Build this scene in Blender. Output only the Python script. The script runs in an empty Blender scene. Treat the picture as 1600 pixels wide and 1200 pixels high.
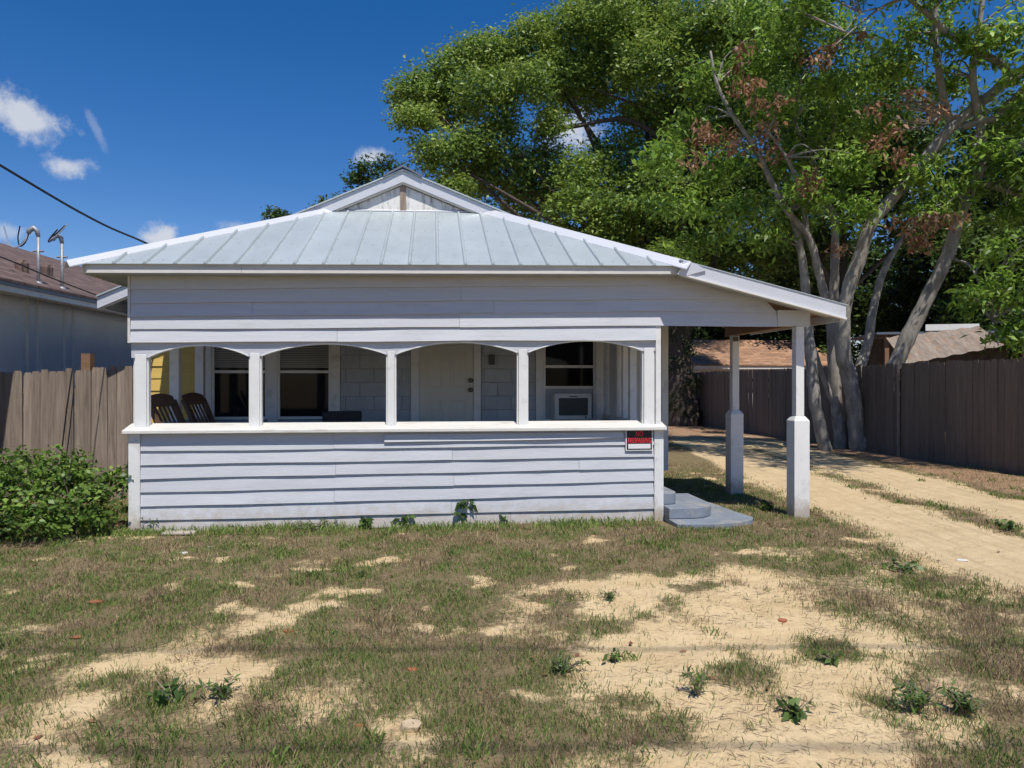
import bpy, math, random
import numpy as np
from mathutils import Vector
random.seed(7); rng = np.random.default_rng(11)
SC = bpy.context.scene; COL = SC.collection
R = math.radians
# ------------------------------------------------------------------ camera, sky, sun, exposure
CAMZ, F, HOR = 1.64, 1110.0, 597.0
cam_d = bpy.data.cameras.new('camera'); cam = bpy.data.objects.new('camera', cam_d); COL.objects.link(cam)
cam.location = (0, 0, CAMZ); cam.rotation_euler = (R(90), 0, 0)
cam_d.sensor_width = 36; cam_d.lens = F/1600*36; cam_d.shift_y = -3/1600; cam_d.clip_end = 4000; cam_d.clip_start = 0.05
SC.camera = cam
TO_SUN = Vector((0.158, -0.516, 1.0)).normalized()
sun_d = bpy.data.lights.new('sun', 'SUN'); sun = bpy.data.objects.new('sun', sun_d); COL.objects.link(sun)
sun_d.energy = 5.0; sun_d.angle = R(0.53); sun_d.color = (1.0, 0.95, 0.87)
sun.rotation_euler = TO_SUN.to_track_quat('Z', 'Y').to_euler(); sun.location = (3, -10, 20)
SC.view_settings.view_transform = 'Standard'; SC.view_settings.look = 'None'
SC.view_settings.exposure = -0.01; SC.view_settings.gamma = 1
SC.cycles.max_bounces = 5; SC.cycles.diffuse_bounces = 3; SC.cycles.glossy_bounces = 2; SC.cycles.transmission_bounces = 3; SC.cycles.transparent_max_bounces = 4; SC.cycles.use_adaptive_sampling = True; SC.cycles.adaptive_threshold = 0.03

def build_world():
    w = bpy.data.worlds.new('World'); SC.world = w; w.use_nodes = True
    nt = w.node_tree; N = nt.nodes; L = nt.links; N.clear()
    out = N.new('ShaderNodeOutputWorld'); bg = N.new('ShaderNodeBackground'); bg.inputs[1].default_value = 0.09
    sky = N.new('ShaderNodeTexSky'); sky.sky_type = 'NISHITA'; sky.sun_disc = False
    sky.sun_elevation = math.asin(TO_SUN.z); sky.sun_rotation = math.atan2(TO_SUN.x, TO_SUN.y)
    sky.air_density = 1.0; sky.dust_density = 0.1; sky.ozone_density = 2.0; sky.altitude = 50
    tc = N.new('ShaderNodeTexCoord')
    def vm(op, a, b=None):
        n = N.new('ShaderNodeVectorMath'); n.operation = op
        for i, q in enumerate((a, b)):
            if q is None: continue
            if isinstance(q, (tuple, list, Vector)): n.inputs[i].default_value = tuple(q)
            else: L.new(q, n.inputs[i])
        return n.outputs['Value'] if op == 'DOT_PRODUCT' else n.outputs[0]
    def m(op, a, b=0.0, c=None):
        n = N.new('ShaderNodeMath'); n.operation = op
        for i, q in enumerate((a, b, c)):
            if q is None: continue
            if isinstance(q, (int, float)): n.inputs[i].default_value = q
            else: L.new(q, n.inputs[i])
        return n.outputs[0]
    d = vm('NORMALIZE', tc.outputs['Generated'])
    noi = N.new('ShaderNodeTexNoise'); noi.inputs['Scale'].default_value = 30; noi.inputs['Detail'].default_value = 9; noi.inputs['Roughness'].default_value = 0.62
    L.new(d, noi.inputs['Vector'])
    nz = m('SUBTRACT', noi.outputs['Fac'], 0.5)
    # individual small fair-weather clouds: direction, angular half width, half height, tilt, opacity
    clouds = [(-760, 415, .050, .034, -.38, .9), (-695, 340, .034, .016, 0, .85), (-650, 395, .006, .026, .5, .22), (-548, 225, .022, .020, 0, .95),
              (-225, 352, .032, .012, .2, .8), (-430, 245, .03, .008, 0, .35), (90, 390, .055, .035, 0, .9), (580, 310, .06, .04, 0, .9),
              (-795, 238, .03, .012, 0, .5), (-85, 612, .03, .01, 0, .4),
              (-1500, 300, .12, .06, .1, .9), (-2200, 500, .1, .05, 0, .9), (1700, 420, .14, .07, 0, .9), (2600, 700, .12, .06, 0, .9)]
    cov = None
    for (x, y, a, b, tilt, op) in clouds:
        c = Vector((x, 1110, y)).normalized(); r = c.cross(Vector((0, 0, 1))).normalized(); u = r.cross(c).normalized()
        r2 = r*math.cos(tilt) + u*math.sin(tilt); u2 = u*math.cos(tilt) - r*math.sin(tilt)
        p = m('DIVIDE', vm('DOT_PRODUCT', d, r2), a); q = m('DIVIDE', vm('DOT_PRODUCT', d, u2), b)
        rr = m('SQRT', m('ADD', m('MULTIPLY', p, p), m('MULTIPLY', q, q)))
        f = m('SUBTRACT', 1.0, rr); f = m('MULTIPLY_ADD', nz, 2.7, f)
        front = m('GREATER_THAN', vm('DOT_PRODUCT', d, c), 0.3)
        mr = N.new('ShaderNodeMapRange'); mr.interpolation_type = 'SMOOTHSTEP'
        mr.inputs['From Min'].default_value = 0.0; mr.inputs['From Max'].default_value = 0.9; L.new(f, mr.inputs['Value'])
        f = m('MULTIPLY', m('MULTIPLY', mr.outputs[0], op), front)
        cov = f if cov is None else m('MAXIMUM', cov, f)
    mix = N.new('ShaderNodeMix'); mix.data_type = 'RGBA'
    hs = N.new('ShaderNodeHueSaturation'); hs.inputs['Saturation'].default_value = 1.42; hs.inputs['Value'].default_value = 1.0; L.new(sky.outputs[0], hs.inputs['Color'])
    L.new(cov, mix.inputs['Factor']); L.new(vm('MULTIPLY', hs.outputs[0], (1.12, 1.02, 1.22)), mix.inputs['A']); mix.inputs['B'].default_value = (7.2, 7.6, 8.4, 1)
    L.new(mix.outputs['Result'], bg.inputs[0]); L.new(bg.outputs[0], out.inputs[0])
build_world()

# ------------------------------------------------------------------ frames
TH = R(6.3); S_, C_ = math.sin(TH), math.cos(TH)
DL = 7.81; XL = (205-800)/F*DL
def W(px, py, d): return Vector(((px-800)/F*d, d, CAMZ-(py-HOR)*d/F))          # a point seen at px,py that stands d metres away
def G(px, py, z=0.0):                                                           # a point on the ground
    d = (CAMZ-z)*F/(py-HOR); return ((px-800)/F*d, d)
def HW(u, v, z=0.0): return Vector((XL+u*C_-v*S_, DL+u*S_+v*C_, z))             # house frame to world

# ------------------------------------------------------------------ materials
MATS = {}
def pm(name, col, rough=.6, var=.12, scale=3.0, stretch=(1, 1, 1), bump=.15, bscale=60.0, dirt=None, metal=0.0, spec=.4, jit=0.0, attr=None, trans=0.0, splash=0.0, course=None):
    m = bpy.data.materials.new(name); m.use_nodes = True; nt = m.node_tree; N = nt.nodes; L = nt.links
    b = N['Principled BSDF']; b.inputs['Roughness'].default_value = rough; b.inputs['Metallic'].default_value = metal
    b.inputs['Specular IOR Level'].default_value = spec
    tc = N.new('ShaderNodeTexCoord'); oi = N.new('ShaderNodeObjectInfo')
    off = N.new('ShaderNodeVectorMath'); off.operation = 'MULTIPLY_ADD'
    comb = N.new('ShaderNodeCombineXYZ')
    for i in range(3): L.new(oi.outputs['Random'], comb.inputs[i])
    L.new(comb.outputs[0], off.inputs[0]); off.inputs[1].default_value = (37, 53, 71); L.new(tc.outputs['Object'], off.inputs[2])
    mp = N.new('ShaderNodeVectorMath'); mp.operation = 'MULTIPLY'; L.new(off.outputs[0], mp.inputs[0]); mp.inputs[1].default_value = stretch
    n1 = N.new('ShaderNodeTexNoise'); n1.inputs['Scale'].default_value = scale; n1.inputs['Detail'].default_value = 7; n1.inputs['Roughness'].default_value = .6
    L.new(mp.outputs[0], n1.inputs['Vector'])
    mr = N.new('ShaderNodeMapRange'); L.new(n1.outputs['Fac'], mr.inputs['Value'])
    mr.inputs['From Min'].default_value = .3; mr.inputs['From Max'].default_value = .7
    mr.inputs['To Min'].default_value = 1-var; mr.inputs['To Max'].default_value = 1+var
    val = mr.outputs[0]
    if jit:
        j = N.new('ShaderNodeMapRange'); L.new(oi.outputs['Random'], j.inputs['Value']); j.inputs['To Min'].default_value = 1-jit; j.inputs['To Max'].default_value = 1+jit
        q = N.new('ShaderNodeMath'); q.operation = 'MULTIPLY'; L.new(val, q.inputs[0]); L.new(j.outputs[0], q.inputs[1]); val = q.outputs[0]
    sc = N.new('ShaderNodeVectorMath'); sc.operation = 'SCALE'; L.new(val, sc.inputs['Scale'])
    if attr:
        at = N.new('ShaderNodeAttribute'); at.attribute_name = attr; L.new(at.outputs['Color'], sc.inputs[0])
    else: sc.inputs[0].default_value = col
    colo = sc.outputs[0]
    if dirt:
        dc, amt, dsc, dstr = dirt[:4]; lo = dirt[4] if len(dirt) > 4 else .55
        mp2 = N.new('ShaderNodeVectorMath'); mp2.operation = 'MULTIPLY'; L.new(off.outputs[0], mp2.inputs[0]); mp2.inputs[1].default_value = dstr
        n2 = N.new('ShaderNodeTexNoise'); n2.inputs['Scale'].default_value = dsc; n2.inputs['Detail'].default_value = 8; n2.inputs['Roughness'].default_value = .7
        L.new(mp2.outputs[0], n2.inputs['Vector'])
        m2 = N.new('ShaderNodeMapRange'); L.new(n2.outputs['Fac'], m2.inputs['Value']); m2.inputs['From Min'].default_value = lo; m2.inputs['From Max'].default_value = lo+.17
        m2.inputs['To Max'].default_value = amt
        mx = N.new('ShaderNodeMix'); mx.data_type = 'RGBA'; L.new(m2.outputs[0], mx.inputs['Factor']); L.new(colo, mx.inputs['A']); mx.inputs['B'].default_value = (*dc, 1)
        colo = mx.outputs['Result']
    if course:
        sw = N.new('ShaderNodeSeparateXYZ'); L.new(tc.outputs['Object'], sw.inputs[0]); cb = N.new('ShaderNodeCombineXYZ')
        L.new(sw.outputs[course[2]], cb.inputs[0]); L.new(sw.outputs[course[3]], cb.inputs[1]); bk = N.new('ShaderNodeTexBrick'); L.new(cb.outputs[0], bk.inputs['Vector'])
        bk.inputs['Scale'].default_value = 1; bk.inputs['Brick Width'].default_value = course[0]; bk.inputs['Row Height'].default_value = course[1]; bk.inputs['Mortar Size'].default_value = .012
        bk.inputs['Color1'].default_value = (1.2, 1.2, 1.2, 1); bk.inputs['Color2'].default_value = (.72, .72, .72, 1); bk.inputs['Mortar'].default_value = (.45, .45, .45, 1)
        mv = N.new('ShaderNodeVectorMath'); mv.operation = 'MULTIPLY'; L.new(colo, mv.inputs[0]); L.new(bk.outputs['Color'], mv.inputs[1]); colo = mv.outputs[0]
    if splash:
        sx = N.new('ShaderNodeSeparateXYZ'); L.new(tc.outputs['Object'], sx.inputs[0]); n3 = N.new('ShaderNodeTexNoise'); n3.inputs['Scale'].default_value = 9; n3.inputs['Detail'].default_value = 8; n3.inputs['Roughness'].default_value = .7
        L.new(tc.outputs['Object'], n3.inputs['Vector']); ad = N.new('ShaderNodeMath'); ad.operation = 'MULTIPLY_ADD'; L.new(n3.outputs['Fac'], ad.inputs[0]); ad.inputs[1].default_value = -.55; L.new(sx.outputs[2], ad.inputs[2])
        m3 = N.new('ShaderNodeMapRange'); L.new(ad.outputs[0], m3.inputs['Value']); m3.inputs['From Min'].default_value = -.22; m3.inputs['From Max'].default_value = -.02; m3.inputs['To Min'].default_value = splash; m3.inputs['To Max'].default_value = 0
        mx3 = N.new('ShaderNodeMix'); mx3.data_type = 'RGBA'; L.new(m3.outputs[0], mx3.inputs['Factor']); L.new(colo, mx3.inputs['A']); mx3.inputs['B'].default_value = (.36, .29, .21, 1); colo = mx3.outputs['Result']
    L.new(colo, b.inputs['Base Color'])
    if bump:
        nb = N.new('ShaderNodeTexNoise'); nb.inputs['Scale'].default_value = bscale; nb.inputs['Detail'].default_value = 5; L.new(mp.outputs[0], nb.inputs['Vector'])
        bp = N.new('ShaderNodeBump'); bp.inputs['Strength'].default_value = bump; bp.inputs['Distance'].default_value = .01
        L.new(nb.outputs['Fac'], bp.inputs['Height']); L.new(bp.outputs[0], b.inputs['Normal'])
    if trans:
        tr = N.new('ShaderNodeBsdfTranslucent'); L.new(colo, tr.inputs['Color']); ms = N.new('ShaderNodeMixShader'); ms.inputs[0].default_value = trans
        o = N['Material Output']; L.new(b.outputs[0], ms.inputs[1]); L.new(tr.outputs[0], ms.inputs[2]); L.new(ms.outputs[0], o.inputs[0])
    MATS[name] = m; return m
GRAIN = (0.6, 6, 9)
M = dict(
    siding=pm('blue_grey_siding', (.515, .53, .56), .62, .06, 2.2, GRAIN, .25, 14, ((.36, .35, .34), .42, 2.1, (.8, 1, 3.2)), jit=.04, splash=.6),
    yellow=pm('yellow_siding', (.62, .44, .12), .6, .08, 3, GRAIN, .2, 14, jit=.04),
    white=pm('white_paint', (.72, .72, .70), .5, .05, 3, (1, 1, 1), .15, 25, ((.36, .33, .29), .55, 4.5, (1, 1, 1)), splash=.75),
    sillw=pm('worn_white_paint', (.66, .645, .60), .55, .06, 2, (.6, 3, 3), .25, 22, ((.34, .27, .2), .7, 5, (.5, 3, 3))),
    gable=pm('stained_white_board', (.70, .69, .66), .6, .06, 4, (1, 1, 1), .2, 30, ((.14, .13, .115), .8, 5, (3.6, 1, .8), .49)),
    fascia=pm('dull_white_trim', (.62, .60, .56), .5, .07, 3, (.5, 3, 3), .15, 22, ((.22, .18, .14), .5, 4, (.35, 2, 4))),
    flash=pm('white_metal_flashing', (.60, .61, .635), .38, .03, 2, (1, 1, 1), .04, 10, ((.45, .44, .42), .3, 3, (1, 1, 1)), metal=.15),
    roof=pm('pale_metal_roofing', (.47, .52, .525), .45, .08, 1.6, (1.2, 1, 1), .06, 6, ((.34, .38, .39), .5, 2.6, (2.2, .5, .5)), metal=.35, jit=.05),
    ridge=pm('dark_ridge_metal', (.16, .18, .22), .45, .06, bump=.05, metal=.4),
    block=pm('painted_block', (.40, .43, .46), .8, .09, 5, (1, 1, 1), .5, 55, jit=.05),
    mortar=pm('painted_mortar', (.30, .32, .35), .85, .1, 8, bump=.4, bscale=70),
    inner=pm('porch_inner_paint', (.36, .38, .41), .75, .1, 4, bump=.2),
    floorp=pm('grey_floor_paint', (.26, .29, .33), .6, .12, 3, bump=.2, dirt=((.3, .27, .22), .5, 3, (1, 1, 1))),
    step=pm('blue_grey_concrete_paint', (.20, .23, .275), .7, .12, 5, (1, 1, 1), .35, 40, ((.42, .37, .29), .75, 3.6, (1, 1, 1), .50)),
    door=pm('cream_door_paint', (.60, .58, .52), .45, .04, 3, bump=.05),
    glass=pm('dark_room_glass', (.010, .012, .016), .05, .1, 2, bump=0, spec=.14),  # opaque pane; the unlit room's darkness is put into its colour
    blind=pm('grey_blind', (.30, .31, .30), .6, .1, 4, bump=0),
    brass=pm('dark_knob_metal', (.10, .09, .08), .35, .1, bump=0, metal=.8),
    acbody=pm('air_conditioner_plastic', (.60, .61, .59), .45, .04, bump=.03),
    acgrille=pm('air_conditioner_grille', (.07, .075, .08), .5, .1, bump=0),
    chairw=pm('dark_brown_chair_wood', (.13, .075, .052), .5, .25, 6, (4, 4, 1), .15, 30),
    blackp=pm('black_wicker', (.02, .02, .022), .6, .1, bump=.3, bscale=120),
    picket=pm('weathered_picket_wood', (.245, .195, .155), .85, .28, 5, (7, 7, .7), .5, 22, ((.10, .07, .05), .75, 3.0, (5, 5, .8)), jit=.2),
    picket2=pm('brown_stained_picket', (.15, .117, .09), .85, .2, 5, (7, 7, .7), .4, 22, ((.08, .055, .04), .6, 3.0, (5, 5, .8)), jit=.14),
    rawwood=pm('raw_brown_wood', (.24, .14, .08), .8, .2, 4, (1, 6, 6), .3, 20),
    stucco=pm('grey_stucco', (.63, .62, .585), .9, .06, 1.2, (1, 1, 1), .5, 45, ((.30, .32, .33), .5, .8, (1, 1, .5))),
    shingle=pm('brown_shingle', (.15, .10, .085), .9, .2, 9, (1, .35, 1), .6, 30, ((.08, .055, .048), .6, 10, (1, .3, 1)), course=(.30, .13, 1, 0)),
    shingle2=pm('tan_shingle', (.36, .21, .13), .9, .2, 7, (.35, 1, 1), .6, 30, ((.22, .12, .08), .6, 10, (.3, 1, 1)), course=(.4, .2, 0, 1)),
    galv=pm('galvanised_pipe', (.32, .33, .34), .55, .2, 9, bump=.1, metal=.45),
    cable=pm('black_cable', (.015, .015, .017), .55, .1, bump=0),
    barewire=pm('bare_wire', (.55, .56, .58), .35, .1, bump=0, metal=.6),
    signb=pm('sign_black', (.012, .012, .014), .4, .05, bump=0),
    signw=pm('sign_white', (.74, .74, .74), .4, .03, bump=0),
    signr=pm('sign_red', (.80, .03, .05), .4, .03, bump=0),
    rust=pm('rusty_sheet_metal', (.27, .22, .18), .7, .3, 3, (4, 1, 1), .3, 18, ((.32, .13, .05), .9, 2.5, (3, 1, 1)), metal=.2),
    barkg=pm('pale_grey_bark', (.27, .25, .22), .9, .4, 9, (1, 1, .4), 1.0, 16, ((.12, .108, .092), .8, 6.5, (1, 1, .5))),
    barkd=pm('dark_bark', (.085, .068, .055), .95, .3, 7, (1, 1, .35), 1.0, 16),
    leafy=pm('leaf_surface', (0, 0, 0), .45, .12, 3, bump=0, attr='Col', trans=.38, spec=.35),
    grass=pm('grass_blades', (0, 0, 0), .6, .1, 3, bump=0, attr='Col', trans=.25, spec=.2),
    brick=pm('red_brick_piece', (.34, .115, .06), .9, .2, 20, bump=.5),
    stone=pm('sandy_stone', (.50, .39, .25), .9, .15, 12, bump=.5),
    litterw=pm('pale_debris', (.68, .66, .62), .7, .1, 15, bump=.2),
)

# ------------------------------------------------------------------ mesh helpers
def tag(o, label=None, cat=None, group=None, kind=None):
    if label: o['label'] = label
    if cat: o['category'] = cat
    if group: o['group'] = group
    if kind: o['kind'] = kind
    return o
def empty(name, loc=(0, 0, 0), rz=0.0):
    o = bpy.data.objects.new(name, None); COL.objects.link(o); o.location = loc; o.rotation_euler = (0, 0, rz); o.empty_display_size = .2; return o
class MB:
    def __init__(s): s.v = []; s.f = []
    def poly(s, pts): n = len(s.v); s.v += [tuple(p) for p in pts]; s.f.append(tuple(range(n, n+len(pts)))); return s
    def hexa(s, p):   # 8 points: bottom loop 0-3, top loop 4-7
        n = len(s.v); s.v += [tuple(q) for q in p]
        s.f += [tuple(n+i for i in q) for q in ((0, 3, 2, 1), (4, 5, 6, 7), (0, 1, 5, 4), (1, 2, 6, 5), (2, 3, 7, 6), (3, 0, 4, 7))]; return s
    def box(s, x0, x1, y0, y1, z0, z1): return s.hexa([(x0, y0, z0), (x1, y0, z0), (x1, y1, z0), (x0, y1, z0), (x0, y0, z1), (x1, y0, z1), (x1, y1, z1), (x0, y1, z1)])
    def prism(s, pts, off):  # polygon extruded by off
        n = len(s.v); k = len(pts); o = Vector(off)
        s.v += [tuple(p) for p in pts] + [tuple(Vector(p)+o) for p in pts]
        s.f.append(tuple(range(n, n+k))[::-1]); s.f.append(tuple(range(n+k, n+2*k)))
        for i in range(k): j = (i+1) % k; s.f.append((n+i, n+j, n+k+j, n+k+i))
        return s
    def beam(s, a, b, w, h, up=(0, 0, 1)):   # rectangular bar from a to b
        a, b = Vector(a), Vector(b); d = (b-a).normalized(); side = d.cross(Vector(up)).normalized(); u = side.cross(d).normalized()
        P = lambda c, i, j: c+side*(w/2*i)+u*(h/2*j)
        return s.hexa([P(a, -1, -1), P(a, 1, -1), P(b, 1, -1), P(b, -1, -1), P(a, -1, 1), P(a, 1, 1), P(b, 1, 1), P(b, -1, 1)])
    def tube(s, pts, rad, n=8, cap=True, wob=0.0):
        pts = [Vector(p) for p in pts]; base = len(s.v); prev = None
        for i, p in enumerate(pts):
            t = (pts[min(i+1, len(pts)-1)]-pts[max(i-1, 0)]).normalized()
            if prev is None: a = t.orthogonal().normalized()
            else: a = (prev-t*prev.dot(t)).normalized()
            prev = a; b = t.cross(a); r = rad[i] if hasattr(rad, '__len__') else rad
            for k in range(n):
                an = 2*math.pi*k/n; rr = r*(1+random.uniform(-wob, wob)); s.v.append(tuple(p+a*math.cos(an)*rr+b*math.sin(an)*rr))
        for i in range(len(pts)-1):
            for k in range(n):
                k2 = (k+1) % n; s.f.append((base+i*n+k, base+i*n+k2, base+(i+1)*n+k2, base+(i+1)*n+k))
        if cap: s.f.append(tuple(base+k for k in range(n))[::-1]); s.f.append(tuple(base+(len(pts)-1)*n+k for k in range(n)))
        return s
    def build(s, name, mat, parent=None, smooth=False, bevel=0.0):
        me = bpy.data.meshes.new(name); me.from_pydata(s.v, [], s.f); me.update()
        if smooth: me.shade_smooth()
        o = bpy.data.objects.new(name, me); COL.objects.link(o); me.materials.append(M[mat] if isinstance(mat, str) else mat)
        if parent: o.parent = parent
        if bevel:
            bm = o.modifiers.new('bevel', 'BEVEL'); bm.width = bevel; bm.segments = 2; bm.limit_method = 'ANGLE'
        return o
def part(name, mat, parent, *boxes, bevel=0.0):
    m = MB()
    for b in boxes: m.box(*b)
    return m.build(name, mat, parent, bevel=bevel)
def curve_pts(pts, n=8):       # Catmull-Rom through points
    P = [Vector(p) for p in pts]; P = [2*P[0]-P[1]] + P + [2*P[-1]-P[-2]]; out = []
    for i in range(1, len(P)-2):
        for k in range(n):
            t = k/n; a, b, c, d = P[i-1:i+3]
            out.append(.5*((2*b)+(c-a)*t+(2*a-5*b+4*c-d)*t*t+(3*b-a-3*c+d)*t**3))
    out.append(P[-2]); return out
def npmesh(name, verts, faces_per, mat, parent=None, col=None, smooth=False):
    """verts (N,k,3): N separate k-gons"""
    N, k = verts.shape[:2]
    me = bpy.data.meshes.new(name); me.vertices.add(N*k); me.vertices.foreach_set('co', verts.reshape(-1).astype(np.float32))
    me.loops.add(N*k); me.loops.foreach_set('vertex_index', np.arange(N*k, dtype=np.int32))
    me.polygons.add(N); me.polygons.foreach_set('loop_start', np.arange(0, N*k, k, dtype=np.int32)); me.polygons.foreach_set('loop_total', np.full(N, k, dtype=np.int32))
    me.update(calc_edges=True)
    if col is not None:
        a = me.color_attributes.new('Col', 'FLOAT_COLOR', 'POINT'); c4 = np.ones((N, k, 4), np.float32); c4[:, :, :3] = col[:, None, :]
        a.data.foreach_set('color', c4.reshape(-1))
    o = bpy.data.objects.new(name, me); COL.objects.link(o); me.materials.append(M[mat])
    if parent: o.parent = parent
    return o
# value noise for layouts
_perm = rng.random((256, 256))
def vnoise(x, y):
    xi = np.floor(x).astype(int); yi = np.floor(y).astype(int); fx = x-xi; fy = y-yi
    fx = fx*fx*(3-2*fx); fy = fy*fy*(3-2*fy); g = lambda i, j: _perm[i % 256, j % 256]
    return (g(xi, yi)*(1-fx)+g(xi+1, yi)*fx)*(1-fy)+(g(xi, yi+1)*(1-fx)+g(xi+1, yi+1)*fx)*fy
def fbm(x, y, s=1.0, o=4):
    t = 0; a = .5; n = 0
    for i in range(o):
        k = .6+1.1*i; c, q = math.cos(k), math.sin(k)
        t = t+a*vnoise((x*c-y*q)*s+17.3*i+200, (x*q+y*c)*s+5.1*i+200); n += a; a *= .55; s *= 2.03
    return t/n
def inpoly(x, y, poly, soft=.25):
    """signed closeness: 1 inside, 0 outside, soft edge in metres"""
    inside = np.zeros(x.shape, bool); dist = np.full(x.shape, 1e9); n = len(poly)
    for i in range(n):
        x0, y0 = poly[i]; x1, y1 = poly[(i+1) % n]
        cond = ((y0 > y) != (y1 > y)); xx = (x1-x0)*(y-y0)/((y1-y0) if abs(y1-y0) > 1e-9 else 1e-9)+x0
        inside ^= cond & (x < xx)
        dx, dy = x1-x0, y1-y0; t = np.clip(((x-x0)*dx+(y-y0)*dy)/(dx*dx+dy*dy+1e-12), 0, 1)
        dist = np.minimum(dist, np.hypot(x-x0-t*dx, y-y0-t*dy))
    sd = np.where(inside, dist, -dist); return np.clip(.5+sd/(2*soft), 0, 1)

# ------------------------------------------------------------------ ground
SAND = [[(-60, 1215), (0, 1160), (130, 1045), (300, 985), (430, 962), (425, 990), (340, 1015), (490, 1045), (430, 1080), (310, 1115), (200, 1165), (100, 1230), (-60, 1300)],
        [(760, 940), (850, 905), (1000, 893), (1150, 885), (1260, 905), (1330, 965), (1420, 1000), (1510, 1060), (1500, 1110), (1400, 1150), (1450, 1260), (880, 1260), (905, 1140), (860, 1060), (830, 1000)],
        [(615, 1125), (660, 1105), (700, 1150), (640, 1190)], [(-20, 975), (95, 962), (60, 985), (-20, 995)], [(480, 1090), (560, 1080), (570, 1110), (500, 1120)]]
DRIVE = [[(1060, 690), (1165, 752), (1270, 790), (1400, 850), (1540, 903), (1700, 935), (1900, 960), (1900, 880), (1600, 838), (1420, 788), (1300, 748), (1180, 702), (1060, 672)],
         [(1060, 668), (1180, 698), (1300, 738), (1420, 775), (1600, 822), (1900, 870), (1900, 820), (1600, 782), (1400, 733), (1250, 695), (1060, 655)]]
LITTER = [[(1000, 638), (1000, 662), (1200, 684), (1350, 715), (1600, 776), (1900, 820), (1900, 790), (1600, 745), (1400, 712), (1250, 672), (1100, 640)]]
wpoly = lambda pl: [G(*p) for p in pl]
SANDW = [wpoly(p) for p in SAND]; DRIVEW = [wpoly(p) for p in DRIVE]; LITW = [wpoly(p) for p in LITTER]
def masks(x, y):
    jx = x+.6*(fbm(x, y, 1.6, 5)-.5); jy = y+.6*(fbm(x+40, y+9, 1.6, 5)-.5)
    sand = np.zeros(x.shape)
    for p in SANDW: sand = np.maximum(sand, inpoly(jx, jy, p, .22))
    drive = np.zeros(x.shape)
    for p in DRIVEW: drive = np.maximum(drive, inpoly(jx, jy, p, .2))
    lit = np.zeros(x.shape)
    for p in LITW: lit = np.maximum(lit, inpoly(x, y, p, .6))
    lit = np.maximum(lit, np.clip((y-17)/6, 0, 1)*.8)
    g = 1-np.maximum(sand*.95, drive)
    patch = fbm(x+3, y+71, 2.6, 4); g = g*np.clip((patch-.20)*6, .1, 1)+sand*(1-drive)*np.clip((patch-.49)*5, 0, 1)*.8
    ex = np.clip((x-1.6)/1.5, 0, 1)*np.clip((7.8-y)/1.0, 0, 1); g = g*(1-.45*ex*(patch < .52))
    return np.clip(g, 0, 1), sand, drive, lit
def gz(x, y):
    near = np.clip((30-y)/10, 0, 1)
    return near*(.035*(fbm(x, y, .8)-.5)+.036*(fbm(x, y, 4.0, 4)-.5)+.010*(fbm(x+8, y+3, 11.0, 2)-.5))-.012
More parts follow.
